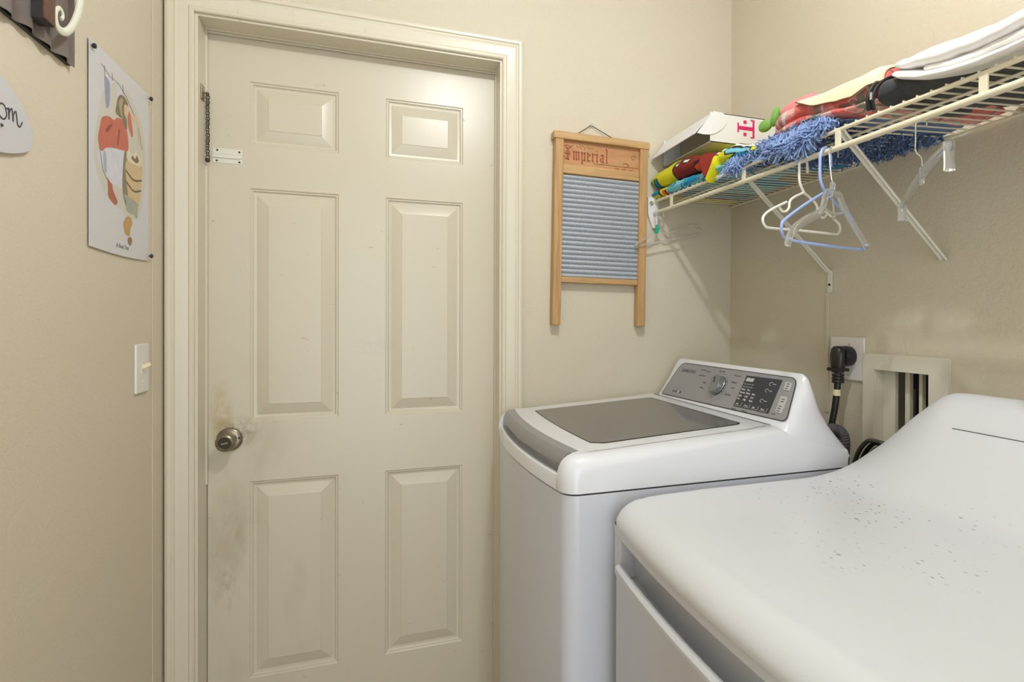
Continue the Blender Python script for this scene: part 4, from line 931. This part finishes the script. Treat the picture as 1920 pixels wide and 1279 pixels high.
# clear hanger with clips further along the rod
C = (XF, -0.993, 1.598); th = -1.0
h = thing('clothes_hanger', C, 'clear plastic hanger with end clips, nearest on the shelf rod', 'clothes hanger', 'clothes hangers on the shelf rod')
MB().tube(hpts(C, th, [(0.0070, -0.016), (0.0062, -0.003), (0.0010, 0.0025), (-0.0065, -0.0020), (-0.0090, -0.0120), (-0.0090, -0.0350), (-0.0088, -0.0560), (-0.0008, -0.0680), (0.0008, -0.0800), (0.0014, -0.1080)], 5), 0.0013, 6, M_steel).build('hook', M_steel, h)
A0 = Vector((0.809, -0.905, 1.470)); A1 = Vector((0.885, -1.055, 1.540)); mid = Vector((0.862, -0.990, 1.508))
def cpos(u, Z, z): return Vector((u * ca + Z * sa, -1.7082 + Z * ca - u * sa, z))
A0 = cpos(0.629, 1.08, 1.473); A1 = cpos(0.575, 0.865, 1.523); mid = (Vector(hpts(C, th, [(0.001, -0.092)], 1, False)[0]))
m = MB(); dirv = (A1 - A0).normalized(); side = dirv.cross(Vector((0, 0, 1))).normalized()
m.tube([A0, A0.lerp(mid, 0.5), mid + Vector((0, 0, -0.003)), mid.lerp(A1, 0.5), A1], [0.0068, 0.0082, 0.0105, 0.0088, 0.0078], 8, M_clear, flat=(tuple(side), 0.55))
m.tube([mid + Vector((0, 0, 0.006)), mid + Vector((0, 0, -0.022))], [0.008, 0.007], 10, M_clear, flat=(tuple(side), 0.6))
m.build('hanger_body', M_clear, h)
for P_ in (A0, A1):
    L = 0.030 if P_ is A0 else 0.040
    MB().tube([P_ + Vector((0, 0, 0.004)), P_ + Vector((0.002, 0.001, -L * 0.7)), P_ + Vector((0.0015, 0, -L))], [0.0080, 0.0075, 0.0085], 8, M_clear, flat=(tuple(dirv), 0.8)).build('clip', M_clear, h)
# clear hanger at the corner end of the rod with its teal size marker
C = (0.885, -0.040, 1.600)
h = thing('clothes_hanger', (XF, -0.04, 1.604), 'clear plastic hanger with a teal size marker at the corner end of the rod', 'clothes hanger', 'clothes hangers on the shelf rod')
m = MB()
m.tube(hpts(C, 0, [(0.002, -0.004), (0.004, 0.010), (-0.006, 0.019), (-0.018, 0.014), (-0.0235, 0.000), (-0.022, -0.025), (-0.0145, -0.0450), (0.010, -0.0600), (0.060, -0.0440), (0.125, -0.0255), (0.1480, -0.0290), (0.1530, -0.0410), (0.1420, -0.0530), (0.0780, -0.0693), (-0.020, -0.0900), (-0.100, -0.1080)], 5), 0.0033, 8, M_clear)
m.tube(hpts(C, 0, [(-0.0145, -0.045), (-0.040, -0.066), (-0.090, -0.095), (-0.100, -0.108)], 4), 0.0033, 8, M_clear)
m.build('hanger_body', M_clear, h)
MB().prism([(-0.030, -0.062), (-0.016, -0.060), (-0.012, -0.046), (-0.016, -0.033), (-0.022, -0.032)], 0, 0.006, M_teal, Tb @ Matrix.Translation((0.885, 1.600, 0.037))).build('size_marker', M_teal, h)

# ------------------------------------------------------------------ outlet plate, plug and cord
ol = thing('dryer_outlet', (XR, -0.53, 1.153), 'white square outlet plate with a black plug in it', 'outlet')
MB().box((XR - 0.006, -0.5885, 1.0965), (XR, -0.4745, 1.2105), M_white).build('cover_plate', M_white, ol, bevel=0.003)
for y, z in ((-0.540, 1.192), (-0.535, 1.112)): MB().lathe([(0.003, 0), (0, 0.001)], 8, M_steel, Matrix.Translation((XR - 0.006, y, z)) @ Matrix.Rotation(math.radians(-90), 4, 'Y')).build('screw', M_steel, ol)
pg = thing('power_cord', (1.13, -0.55, 1.10), 'thick black dryer power cord with round plug hanging from the outlet', 'power cord')
Tpl = Matrix.Translation((XR - 0.006, -0.540, 1.160)) @ Matrix.Rotation(math.radians(-90), 4, 'Y')
m = MB(); m.lathe([(0.026, 0.0), (0.027, 0.010), (0.0265, 0.024), (0.024, 0.030)], 24, M_black, Tpl)
secs = []
for z, a, b in ((1.187, 0.006, 0.004), (1.185, 0.013, 0.010), (1.178, 0.019, 0.014), (1.162, 0.022, 0.017), (1.145, 0.021, 0.017), (1.128, 0.0185, 0.015), (1.118, 0.0175, 0.014)):
    secs.append([Vector((1.133 + b * math.cos(t_), -0.540 + a * math.sin(t_), z)) for t_ in [2 * math.pi * k / 20 for k in range(20)]])
m.loft(secs, M_black)
m.box((1.117, -0.561, 1.122), (1.150, -0.519, 1.130), M_black)
for k in range(3): m.lathe([(0.0145, -0.004), (0.0155, -0.002), (0.0155, 0.001), (0.0145, 0.003)], 16, M_black, Matrix.Translation((1.133, -0.541, 1.112 - 0.0085 * k)))
m.build('plug', M_black, pg, angle=40)
cd = MB().tube(spline([(1.133, -0.541, 1.118), (1.130, -0.542, 1.08), (1.125, -0.540, 1.03), (1.118, -0.536, 0.98), (1.112, -0.53, 0.90), (1.11, -0.52, 0.70)], 6), 0.0085, 12, M_black).build('cord', M_black, pg)
MB().lathe([(0.0090, -0.008), (0.0090, 0.008)], 14, M_cream, Matrix.Translation((1.1285, -0.542, 1.066))).build('tag_ring', M_cream, cd)

# ------------------------------------------------------------------ recessed utility box
ub = thing('utility_box', (XR, -0.70, 1.0), 'cream framed recessed wall box with vertical slats beside the outlet', 'wall box')
FY0, FY1, FZ0, FZ1 = -0.8153, -0.5865, 0.88, 1.1713
m = MB()
for lo, hi in (((XR - 0.008, FY0, HZ1), (XR, FY1, FZ1)), ((XR - 0.008, FY0, FZ0), (XR, FY1, HZ0)), ((XR - 0.008, FY0, HZ0), (XR, HY0, HZ1)), ((XR - 0.008, HY1, HZ0), (XR, FY1, HZ1))): m.box(lo, hi, M_boxwhite)
mm = m.build('box_frame', M_boxwhite, ub)
m = MB(); dp = XR + 0.115
m.box((XR - 0.004, HY1 - 0.001, HZ0), (dp, HY1, HZ1), M_boxwhite); m.box((XR - 0.004, HY0, HZ0), (dp, HY0 + 0.001, HZ1), M_boxwhite)
m.box((XR - 0.004, HY0, HZ1 - 0.001), (dp, HY1, HZ1), M_boxwhite); m.box((XR - 0.004, HY0, HZ0), (dp, HY1, HZ0 + 0.001), M_boxwhite); m.box((dp, HY0, HZ0), (dp + 0.002, HY1, HZ1), M_darkglass)
m.build('box_liner', M_boxwhite, ub)
for a, b in ((-0.6665, -0.622), (-0.6905, -0.6780), (-0.7180, -0.7095)):
    pass
for (a, b, xx) in ((-0.6560, -0.6215, 1.198), (-0.6900, -0.6770, 1.206), (-0.7230, -0.7140, 1.206)):
    MB().box((xx, a, HZ0 + 0.001), (xx + 0.012, b, HZ1 - 0.001), M_boxwhite).build('slat', M_boxwhite, ub, bevel=0.001)
m = MB().tube([(1.25, -0.70, 0.935), (1.25, -0.70, 1.05)], 0.011, 12, M_duct).tube([(1.25, -0.665, 0.935), (1.25, -0.665, 1.085)], 0.010, 12, M_duct)
m.build('valve_pipes', M_duct, ub)
# hoses behind the machines
dh = thing('drain_hose', (1.11, -0.60, 0.95), 'ribbed grey drain hose bending over behind the washer', 'hose')
m = MB(); P = spline([(1.066, -0.570, 0.978), (1.082, -0.584, 0.980), (1.093, -0.594, 0.972), (1.098, -0.598, 0.950), (1.098, -0.594, 0.90), (1.098, -0.59, 0.80), (1.098, -0.585, 0.70)], 14)
m.tube(P, [0.0140 + (0.0014 if i % 3 == 0 else 0) for i in range(len(P))], 16, M_hose); m.build('hose_tube', M_hose, dh)
dl = thing('duct_loop', (1.12, -0.66, 0.93), 'dark metal vent duct loop curving up between washer and dryer', 'duct')
P = spline([(1.124, -0.602, 0.875), (1.124, -0.608, 0.905), (1.124, -0.622, 0.935), (1.124, -0.640, 0.956), (1.124, -0.655, 0.9635), (1.124, -0.69, 0.9640), (1.124, -0.75, 0.958)], 8)
m = MB(); m.tube(P, 0.0055, 8, M_duct); m.tube([p + Vector((0.012, -0.006, -0.006)) for p in P], 0.0055, 8, M_nickeld); m.build('duct_band', None, dl)
MB().tube([p + Vector((0.012, -0.030, -0.024)) for p in P], 0.020, 12, M_nickeld).build('duct_tube', M_nickeld, dl)

# ------------------------------------------------------------------ washer
WY0, WY1, WXF = -0.672, -0.017, 0.3435; WYC = (WY0 + WY1) / 2; WH = (WY1 - WY0) / 2
bow = lambda y: -0.029 * (1 - min(1, ((y - WYC) / WH) ** 2))
ws = thing('washing_machine', (0.69, WYC, 0), 'white top loading washer with smoked glass lid against the back wall', 'washing machine')
def ends(y, y0, y1, r):
    t = min(y - y0, y1 - y)
    return r - math.sqrt(max(0, r * r - (r - min(r, max(t, 0))) ** 2))
def ystations(y0, y1, r, n=30):
    s_ = [y0 + r * (1 - math.cos(math.pi / 2 * k / 6)) for k in range(7)]
    e_ = [y1 - r * (1 - math.cos(math.pi / 2 * k / 6)) for k in range(7)][::-1]
    return s_ + [lerp(s_[-1], e_[0], k / n) for k in range(1, n)] + e_
# cabinet
m = MB(); secs = []
for y in ystations(WY0, WY1, 0.028, 24):
    xf = WXF + bow(y) + ends(y, WY0, WY1, 0.028) + 0.002
    secs.append([(xf, y, 0.03), (xf, y, 0.9075), (1.035, y, 0.9075), (1.035, y, 0.03)])
m.loft(secs, M_wash); m.build('cabinet', M_wash, ws, angle=30)
m = MB(); secs = []
for y in ystations(WY0 + 0.002, WY1 - 0.002, 0.028, 24):
    xf = WXF + bow(y) + ends(y, WY0, WY1, 0.028) + 0.005
    secs.append([(xf, y, 0.9070), (xf, y, 0.9110), (1.033, y, 0.9110), (1.033, y, 0.9070)])
m.loft(secs, M_gasket); m.build('seam_gap', M_gasket, ws)
topz = lambda x: interp([(0.30, 0.978), (0.36, 0.983), (0.42, 0.985), (0.79, 1.008), (0.845, 1.014), (0.88, 1.0), (1.04, 0.957)], x)
RY0, RY1 = -0.628, -0.062
m = MB(); secs = []
ylist = sorted(set([round(v, 5) for v in ystations(WY0, WY1, 0.034, 40)] + [RY0 - 0.004, RY0, RY0 + 0.001, RY1 - 0.001, RY1, RY1 + 0.004]))
for y in ylist:
    e = ends(y, WY0, WY1, 0.034); xf = WXF + bow(y) + ends(y, WY0, WY1, 0.028); d = e * 0.85
    rec = 1.0 if RY0 <= y <= RY1 else 0.0
    if rec: fp = [(0.0, 0.911), (0.002, 0.928), (0.0050, 0.9380), (0.0085, 0.9405), (0.0125, 0.9395), (0.034, 0.9340), (0.039, 0.938), (0.040, 0.950), (0.040, 0.964), (0.041, 0.972), (0.043, 0.981), (0.046, 0.9845)]
    else: fp = [(0.0, 0.911), (-0.001, 0.925), (-0.001, 0.938), (0.0, 0.944), (0.001, 0.950), (0.003, 0.957), (0.006, 0.964), (0.010, 0.970), (0.015, 0.975), (0.022, 0.9795), (0.031, 0.983), (0.046, 0.9845)]
    sec = [(xf + a, y, z - (d * sstep(0.93, 0.985, z))) for a, z in fp]
    drop = lambda x: d * lerp(1.0, 0.45, sstep(0.4, 0.8, x))
    sec += [(x, y, topz(x) - drop(x)) for x in (0.42, 0.55, 0.68, 0.79, 0.845, 0.88, 0.96, 1.037)]
    sec += [(1.037, y, 0.911)]
    secs.append(sec)
m.loft(secs, M_washtop); m.build('top_frame', M_washtop, ws, angle=32)
# silver grip strip
m = MB(); secs = []
for i in range(41):
    y = lerp(RY0 + 0.001, RY1 - 0.001, i / 40); xf = WXF + bow(y)
    secs.append([(xf + 0.0150, y, 0.9570), (xf + 0.0125, y, 0.9595), (xf + 0.0135, y, 0.966), (xf + 0.0175, y, 0.976), (xf + 0.0250, y, 0.9852), (xf + 0.047, y, 0.9868), (xf + 0.047, y, 0.980), (xf + 0.034, y, 0.975), (xf + 0.018, y, 0.957)])
m.loft(secs, M_strip); m.build('grip_strip', M_strip, ws, angle=40)
# lid with glass
lid = MB(); secs = []
LX0, LX1, LY0, LY1 = 0.372, 0.842, -0.637, -0.052
for x in [0.0, 0.012, 0.03] + [0.06 + 0.4 * k / 8 for k in range(9)] + [0.47]:
    def L(y): return max(LX0 + bow(y) + 0.004, 0) + x * ((LX1 - (LX0 + bow(y) + 0.004)) / 0.47)
    sec = []
    for y in [lerp(LY0, LY1, k / 24) for k in range(25)]: X = L(y); sec.append((X, y, topz(X) + 0.0022 * (1 if 0 < x < 0.47 else 0.0) - 0.0014 * (1 if y in (LY0, LY1) else 0)))
    secs.append(sec)
lid.loft(secs, M_washtop, closed=False); lido = lid.build('lid', M_washtop, ws, angle=50)
def glass_outline():
    pts = []
    gx0, gx1, gy0, gy1 = 0.425, 0.800, -0.592, -0.115
    for k in range(17): t = k / 16; y = lerp(gy0 + 0.02, gy1 - 0.006, t); pts.append((gx0 + bow(y) * 0.6 + 0.0145, y))
    pts += [(gx0 + 0.02, gy1), (gx1 - 0.01, gy1 + 0.0)]
    pts += [(gx1, gy1 - 0.010), (gx1, gy0 + 0.012), (gx1 - 0.012, gy0), (gx0 + 0.03, gy0)]
    return pts
go = glass_outline(); gcx = sum(p[0] for p in go) / len(go); gcy = sum(p[1] for p in go) / len(go)
def plate(name, pts, off, mat, parent, sc=1.0, th=0.0):
    m = MB(); P = [(gcx + (x - gcx) * sc, gcy + (y - gcy) * sc) for x, y in pts]
    top = [Vector((x, y, topz(x) + off)) for x, y in P]; n = len(top)
    vs = [Vector((gcx, gcy, topz(gcx) + off))] + top; fs = [(0, i + 1, (i + 1) % n + 1) for i in range(n)]
    m.add(vs, fs, mat, True); return m.build(name, mat, parent, angle=30)
plate('glass_gasket', go, 0.0026, M_gasket, lido, 1.012); plate('glass_pane', go, 0.0032, M_glass, lido, 0.995)
m = MB(); m.tube([(x, LY0 - 0.0015, topz(x) - 0.0012) for x in [lerp(0.40, 0.842, k / 20) for k in range(21)]], 0.0011, 5, M_gasket)
m.tube([(0.8455, y, 1.0140) for y in [lerp(LY0, LY1 - 0.01, k / 12) for k in range(13)]], 0.0011, 5, M_gasket); m.build('lid_gap', M_gasket, lido)
# console
CV = Vector((0.4953, 0, 0.8688)); CO = Vector((0.868, 0, 1.012))
def cs(y):
    t0 = (y - WY0); t1 = (WY1 - y); w0, w1 = 0.042, 0.060
    def f(t, w): return 1.0 if t >= w else (max(0, 1 - (1 - t / w) ** 2.3)) ** (1 / 2.0)
    return min(f(t0, w0), f(t1, w1))
m = MB(); secs = []
yl = [WY0 + 0.0008 + 0.0542 * (k / 14) ** 1.6 for k in range(15)] + [lerp(WY0 + 0.055, WY1 - 0.072, k / 12) for k in range(1, 12)] + [WY1 - 0.072 * (k / 14) ** 1.6 for k in range(15)][::-1]
pf_ = [(0.8500, 1.0120), (0.8640, 1.0080), (0.8690, 1.0130), (0.8790, 1.0307), (0.9270, 1.1148), (0.9310, 1.1230), (0.9375, 1.1280), (0.9440, 1.1250), (0.9520, 1.1080), (0.9650, 1.0680), (0.9950, 1.0150), (1.0250, 0.9800), (1.0410, 0.9590), (1.0430, 0.9520), (1.0400, 0.9460)]
for y in yl:
    s_ = cs(y); sec = []
    for x, z in pf_:
        bz = topz(x) - 0.026; hgt = z - bz
        xx = x + (1 - s_) * max(0, (0.945 - x)) * 0.10 if x < 0.945 else x
        sec.append((xx, y, bz + hgt * s_))
    sec += [(x, y, topz(x) - 0.045) for x in (1.034, 0.97, 0.92, 0.862)]
    secs.append(sec)
m.loft(secs, M_washtop); con = m.build('console', M_washtop, ws, angle=28)
Tcn = Matrix((Vector((0, -1, 0)), CV, Vector((0, -1, 0)).cross(CV))).transposed().to_4x4(); Tcn.translation = CO
def fillet(corners, radii, n=6):
    out = []; N = len(corners)
    for i in range(N):
        P = Vector(corners[i]); A = Vector(corners[i - 1]); B = Vector(corners[(i + 1) % N]); r = radii[i]
        a = P + (A - P).normalized() * r; b = P + (B - P).normalized() * r
        for k in range(n + 1): t = k / n; q = a * (1 - t) ** 2 + P * 2 * t * (1 - t) + b * t * t; out.append((q.x, q.y))
    return out
def outline(): return fillet([(0.068, 0.0035), (0.098, 0.1200), (0.630, 0.1205), (0.6560, 0.0120)], [0.008, 0.028, 0.022, 0.018])
m = MB(); m.prism(outline(), -0.002, 0.0012, M_grey, Tcn); cp2 = m.build('control_panel', M_grey, con, bevel=0.001)
m = MB(); P = outline(); m.tube([Tcn @ Vector((a, b, 0.0006)) for a, b in P], 0.0012, 6, M_gasket, closed=True); m.build('panel_gasket', M_gasket, con)
# display
m = MB(); m.prism([(0.4500, 0.0185), (0.5900, 0.0200), (0.5850, 0.1110), (0.4460, 0.1090)], 0.0008, 0.0018, M_panel, Tcn); ds = m.build('display', M_panel, con, bevel=0.0004)
def TL(u, v, z=0.002): return Tcn @ Matrix.Translation((u, v, z))
m = MB()
m.text('88:88', 0.0135, TL(0.452, 0.0935), M_printw, 0.0002, 0.0006, 0.25)
for r in range(2):
    for c_ in range(4): m.text('sense' if r else 'wash', 0.0040, TL(0.452 + 0.0105 * c_, 0.084 - 0.0075 * r), M_printw, 0.0001)
words = ['Heavy', 'Normal', 'Light', 'Hot', 'Warm', 'Cold', 'High', 'Med', 'Low', 'Extra']
for c_ in range(3):
    for r in range(4):
        if c_ == 2 and r == 0: continue
        m.text(words[(c_ * 3 + r) % 10], 0.0065, TL(0.4515 + 0.025 * c_, 0.0675 - 0.0092 * r), M_printw, 0.0001, 0.0002); 
for c_, wd in enumerate(('Soil', 'Temp', 'Spin', 'Rinse')):
    u = 0.4535 + 0.0335 * c_; m.text(wd, 0.0062, TL(u + 0.004, 0.0255), M_printw, 0.0001, 0.0001)
    m.box((0.026, -0.002, 0), (0.0268, 0.009, 0.0002), M_printw, TL(u, 0.0245)); m.box((0, -0.002, 0), (0.0268, -0.0014, 0.0002), M_printw, TL(u, 0.0245))
for k, (u, v) in enumerate(((0.553, 0.096), (0.549, 0.077), (0.547, 0.049))):
    m.tube([TL(u, v) @ Vector((0.0055 * math.cos(a), 0.0045 * math.sin(a), 0)) for a in [0.6 + i * 0.55 for i in range(9)]], 0.0006, 4, M_printw); m.text('menu', 0.0055, TL(u + 0.007, v - 0.001), M_printw, 0.0001)
m.build('display_markings', M_printw, ds)
# silver buttons
for (u0, v0, u1, v1) in ((0.600, 0.086, 0.622, 0.107), (0.606, 0.028, 0.630, 0.070)):
    bt = MB().prism([(u0 + 0.004, v0), (u1 + 0.002, v0), (u1 - 0.002, v1), (u0, v1)], 0.001, 0.0035, M_btn, Tcn).build('button', M_btn, con, bevel=0.0008)
    m = MB()
    for k in range(3 if v1 - v0 < 0.03 else 5): m.box((0.0, 0, 0), (0.010, 0.0025, 0.0003), M_print, TL(u0 + 0.008, v0 + 0.003 + 0.006 * k + (0 if k < 3 else 0.006), 0.0035))
    m.build('button_marks', M_print, bt)
# dial
Td = TL(0.3480, 0.0660, 0.0)
m = MB(); m.lathe([(0.040, 0.0011), (0.040, 0.0018), (0.038, 0.0022), (0, 0.0022)], 40, M_grey, TL(0.352, 0.063, 0)); m.build('dial_ring', M_grey, con)
m = MB(); m.tube([Td @ Vector((0.0355 * math.cos(a), 0.0355 * math.sin(a), 0.0025)) for a in [-0.6 + i * 0.16 for i in range(16)]], 0.0006, 4, M_print)
for i in range(7):
    a = -0.35 + i * 0.33; m.tube([Td @ Vector((0.0305 * math.cos(a), 0.0305 * math.sin(a), 0.0028)), Td @ Vector((0.0335 * math.cos(a), 0.0335 * math.sin(a), 0.0028))], 0.0012, 5, M_printw)
m.build('dial_marks', None, con)
dk = MB().lathe([(0.0285, 0.002), (0.0285, 0.005), (0.0262, 0.007), (0.0262, 0.017), (0.0250, 0.0205), (0.0205, 0.0215), (0.0185, 0.0200), (0.0, 0.0200)], 40, M_knob, Td).build('dial', M_knob, con)
MB().box((-0.0012, 0.002, 0.0200), (0.0012, 0.019, 0.0212), M_gasket, Td @ Matrix.Rotation(math.radians(25), 4, 'Z')).build('dial_pointer', M_gasket, dk)
m = MB(); m.lathe([(0.0293, 0.0015), (0.0293, 0.0045), (0.027, 0.005)], 40, M_gasket, Td); m.build('dial_shadow_ring', M_gasket, dk)
# lettering
m = MB()
m.text('SAMSUNG', 0.0155, TL(0.120, 0.0895, 0.0014), M_print, 0.0002, 0.0003, 0.0, sx=1.18)
for (wd, u, v, s_) in (('Normal', 0.258, 0.1010, 0.0062), ('Deep Wash', 0.226, 0.1040, 0.0055), ('Heavy Duty', 0.318, 0.1080, 0.0060), ('Quick Wash', 0.228, 0.0855, 0.0065), ('Bedding', 0.270, 0.0850, 0.0001), ('Towels', 0.263, 0.0655, 0.0065), ('Whites', 0.262, 0.0480, 0.0065), ('Permanent', 0.395, 0.1020, 0.0070), ('Delicates', 0.396, 0.0815, 0.0070), ('Wool', 0.405, 0.0650, 0.0065), ('Rinse+Spin', 0.392, 0.0440, 0.0062), ('Hold 3 sec', 0.447, 0.0105, 0.0050), ('Child Lock', 0.490, 0.0110, 0.0050), ('Power', 0.600, 0.0215, 0.0050)):
    if s_ > 0.001: m.text(wd, s_, TL(u, v, 0.0014), M_print, 0.0002, 0.0001)
for k in range(3): m.box((0, 0, 0), (0.009, 0.008, 0.0002), M_print if k != 1 else M_btn, TL(0.142 + 0.013 * k, 0.0180, 0.0014))
m.text('VRT', 0.0075, TL(0.125, 0.0185, 0.0014), M_print, 0.0002, 0.0003)
m.build('panel_lettering', None, cp2)
for dx, dy in ((0.38, WY0 + 0.05), (0.38, WY1 - 0.05), (0.99, WY0 + 0.05), (0.99, WY1 - 0.05)):
    MB().lathe([(0.018, 0.0), (0.02, 0.012), (0.012, 0.014), (0.012, 0.03)], 14, M_black, Matrix.Translation((dx, dy, 0))).build('foot', M_black, ws)

# ------------------------------------------------------------------ dryer
DY0, DY1, DXF = -1.390, -0.698, 0.428; DYC = (DY0 + DY1) / 2; DH = (DY1 - DY0) / 2
dbow = lambda y: -0.022 * (1 - min(1, ((y - DYC) / DH) ** 2))
dr_ = thing('clothes_dryer', (0.74, DYC, 0), 'white front loading dryer nearest the camera with specks on its top', 'dryer')
m = MB(); secs = []
for y in ystations(DY0 + 0.003, DY1 - 0.003, 0.012, 20):
    xf = DXF + dbow(y) + ends(y, DY0, DY1, 0.012) + 0.022
    secs.append([(xf, y, 0.03), (xf, y, 0.7580), (1.045, y, 0.7580), (1.045, y, 0.03)])
m.loft(secs, M_dryf); m.build('cabinet', M_dryf, dr_, angle=30)
# fascia band with the grip pocket below the top
m = MB(); secs = []
for y in ystations(DY0 + 0.003, DY1 - 0.003, 0.012, 20):
    xf = DXF + dbow(y) + ends(y, DY0, DY1, 0.012)
    secs.append([(xf + 0.040, y, 0.7580), (xf + 0.036, y, 0.836), (xf + 0.010, y, 0.8400), (xf + 0.003, y, 0.8440), (xf + 0.003, y, 0.8585), (1.045, y, 0.8585), (1.045, y, 0.7580)])
m.loft(secs, M_dryf); m.build('front_fascia', M_dryf, dr_, angle=30)
MB().box((DXF + 0.004, DY1 - 0.030, 0.758), (DXF + 0.06, DY1 - 0.003, 0.8585), M_dryf).build('left_post', M_dryf, dr_, bevel=0.004)
m = MB(); secs = []
for i in range(31):
    y = lerp(DY0 + 0.045, DY1 - 0.045, i / 30); xf = DXF + dbow(y) - 0.004
    secs.append([(xf + 0.030, y, 0.06), (xf, y, 0.06), (xf, y, 0.775), (xf - 0.004, y, 0.784), (xf - 0.003, y, 0.792), (xf + 0.003, y, 0.7965), (xf + 0.009, y, 0.7955), (xf + 0.012, y, 0.790), (xf + 0.012, y, 0.760), (xf + 0.030, y, 0.758)])
m.loft(secs, M_dryf); m.build('door', M_dryf, dr_, angle=40)
m = MB(); secs = []
for y in ystations(DY0 + 0.002, DY1 - 0.002, 0.012, 20):
    xf = DXF + dbow(y) + ends(y, DY0, DY1, 0.012) + 0.004
    secs.append([(xf, y, 0.8583), (xf, y, 0.8613), (1.044, y, 0.8613), (1.044, y, 0.8583)])
m.loft(secs, M_gasket); m.build('seam_gap', M_gasket, dr_)
# top and console: one moulded surface
szt = [(-1.39, 0.0), (-1.16, 0.0)]
def dcs(y):
    t = DY1 - y; t2 = y - DY0
    tab = [(0.0, 0.02), (0.006, 0.03), (0.046, 0.265), (0.089, 0.445), (0.125, 0.62), (0.150, 0.74), (0.180, 0.865), (0.202, 0.950), (0.222, 0.992), (0.250, 1.0)]
    return min(interp(tab, t), interp(tab, t2 * 1.0 + 0.04))
m = MB(); secs = []
nY = 90
ylist = sorted(set(ystations(DY0, DY1, 0.040, 60)))
for y in ylist:
    e = ends(y, DY0, DY1, 0.030); ec = ends(y, DY0, DY1, 0.040); xf = DXF + dbow(y) + ec * 0.8
    k = 1.0
    fp = [(0.000, 0.8610), (-0.001, 0.8680), (0.001, 0.8760), (0.006, 0.8845), (0.014, 0.8930), (0.024, 0.9000), (0.036, 0.9050), (0.046, 0.9075), (0.054, 0.9072), (0.062, 0.9092), (0.10, 0.9110)]
    sec = [(xf + a, y, z - e * sstep(0.87, 0.912, z) * 0.9) for a, z in fp]
    c = dcs(y)
    for x, h_ in ((0.62, 0), (0.76, 0), (0.86, 0.0), (0.885, 0.004), (0.905, 0.016), (0.925, 0.036), (0.945, 0.062), (0.965, 0.091), (0.985, 0.121), (1.000, 0.146), (1.012, 0.166), (1.022, 0.182), (1.032, 0.194), (1.042, 0.200), (1.054, 0.201), (1.066, 0.198), (1.074, 0.190), (1.078, 0.178)):
        sec.append((x, y, 0.9125 + h_ * 1.01 * c - e * 0.9 * (1 - min(1, c * 3))))
    sec += [(1.080, y, 0.90), (1.080, y, 0.8610)]
    secs.append(sec)
m.loft(secs, M_dry); dt = m.build('top_panel', M_dry, dr_, angle=60)
# crease between console face and its cap
m = MB(); m.tube([(0.9965, y, 0.9125 + 0.1410 * 1.01 * dcs(y)) for y in [lerp(-0.955, -1.33, k / 30) for k in range(31)]], 0.0008, 5, M_print); m.build('console_seam', M_print, dt)
for dx, dy in ((0.48, DY0 + 0.05), (0.48, DY1 - 0.05), (1.0, DY0 + 0.05), (1.0, DY1 - 0.05)):
    MB().lathe([(0.018, 0.0), (0.02, 0.012), (0.012, 0.014), (0.012, 0.03)], 14, M_black, Matrix.Translation((dx, dy, 0))).build('foot', M_black, dr_)
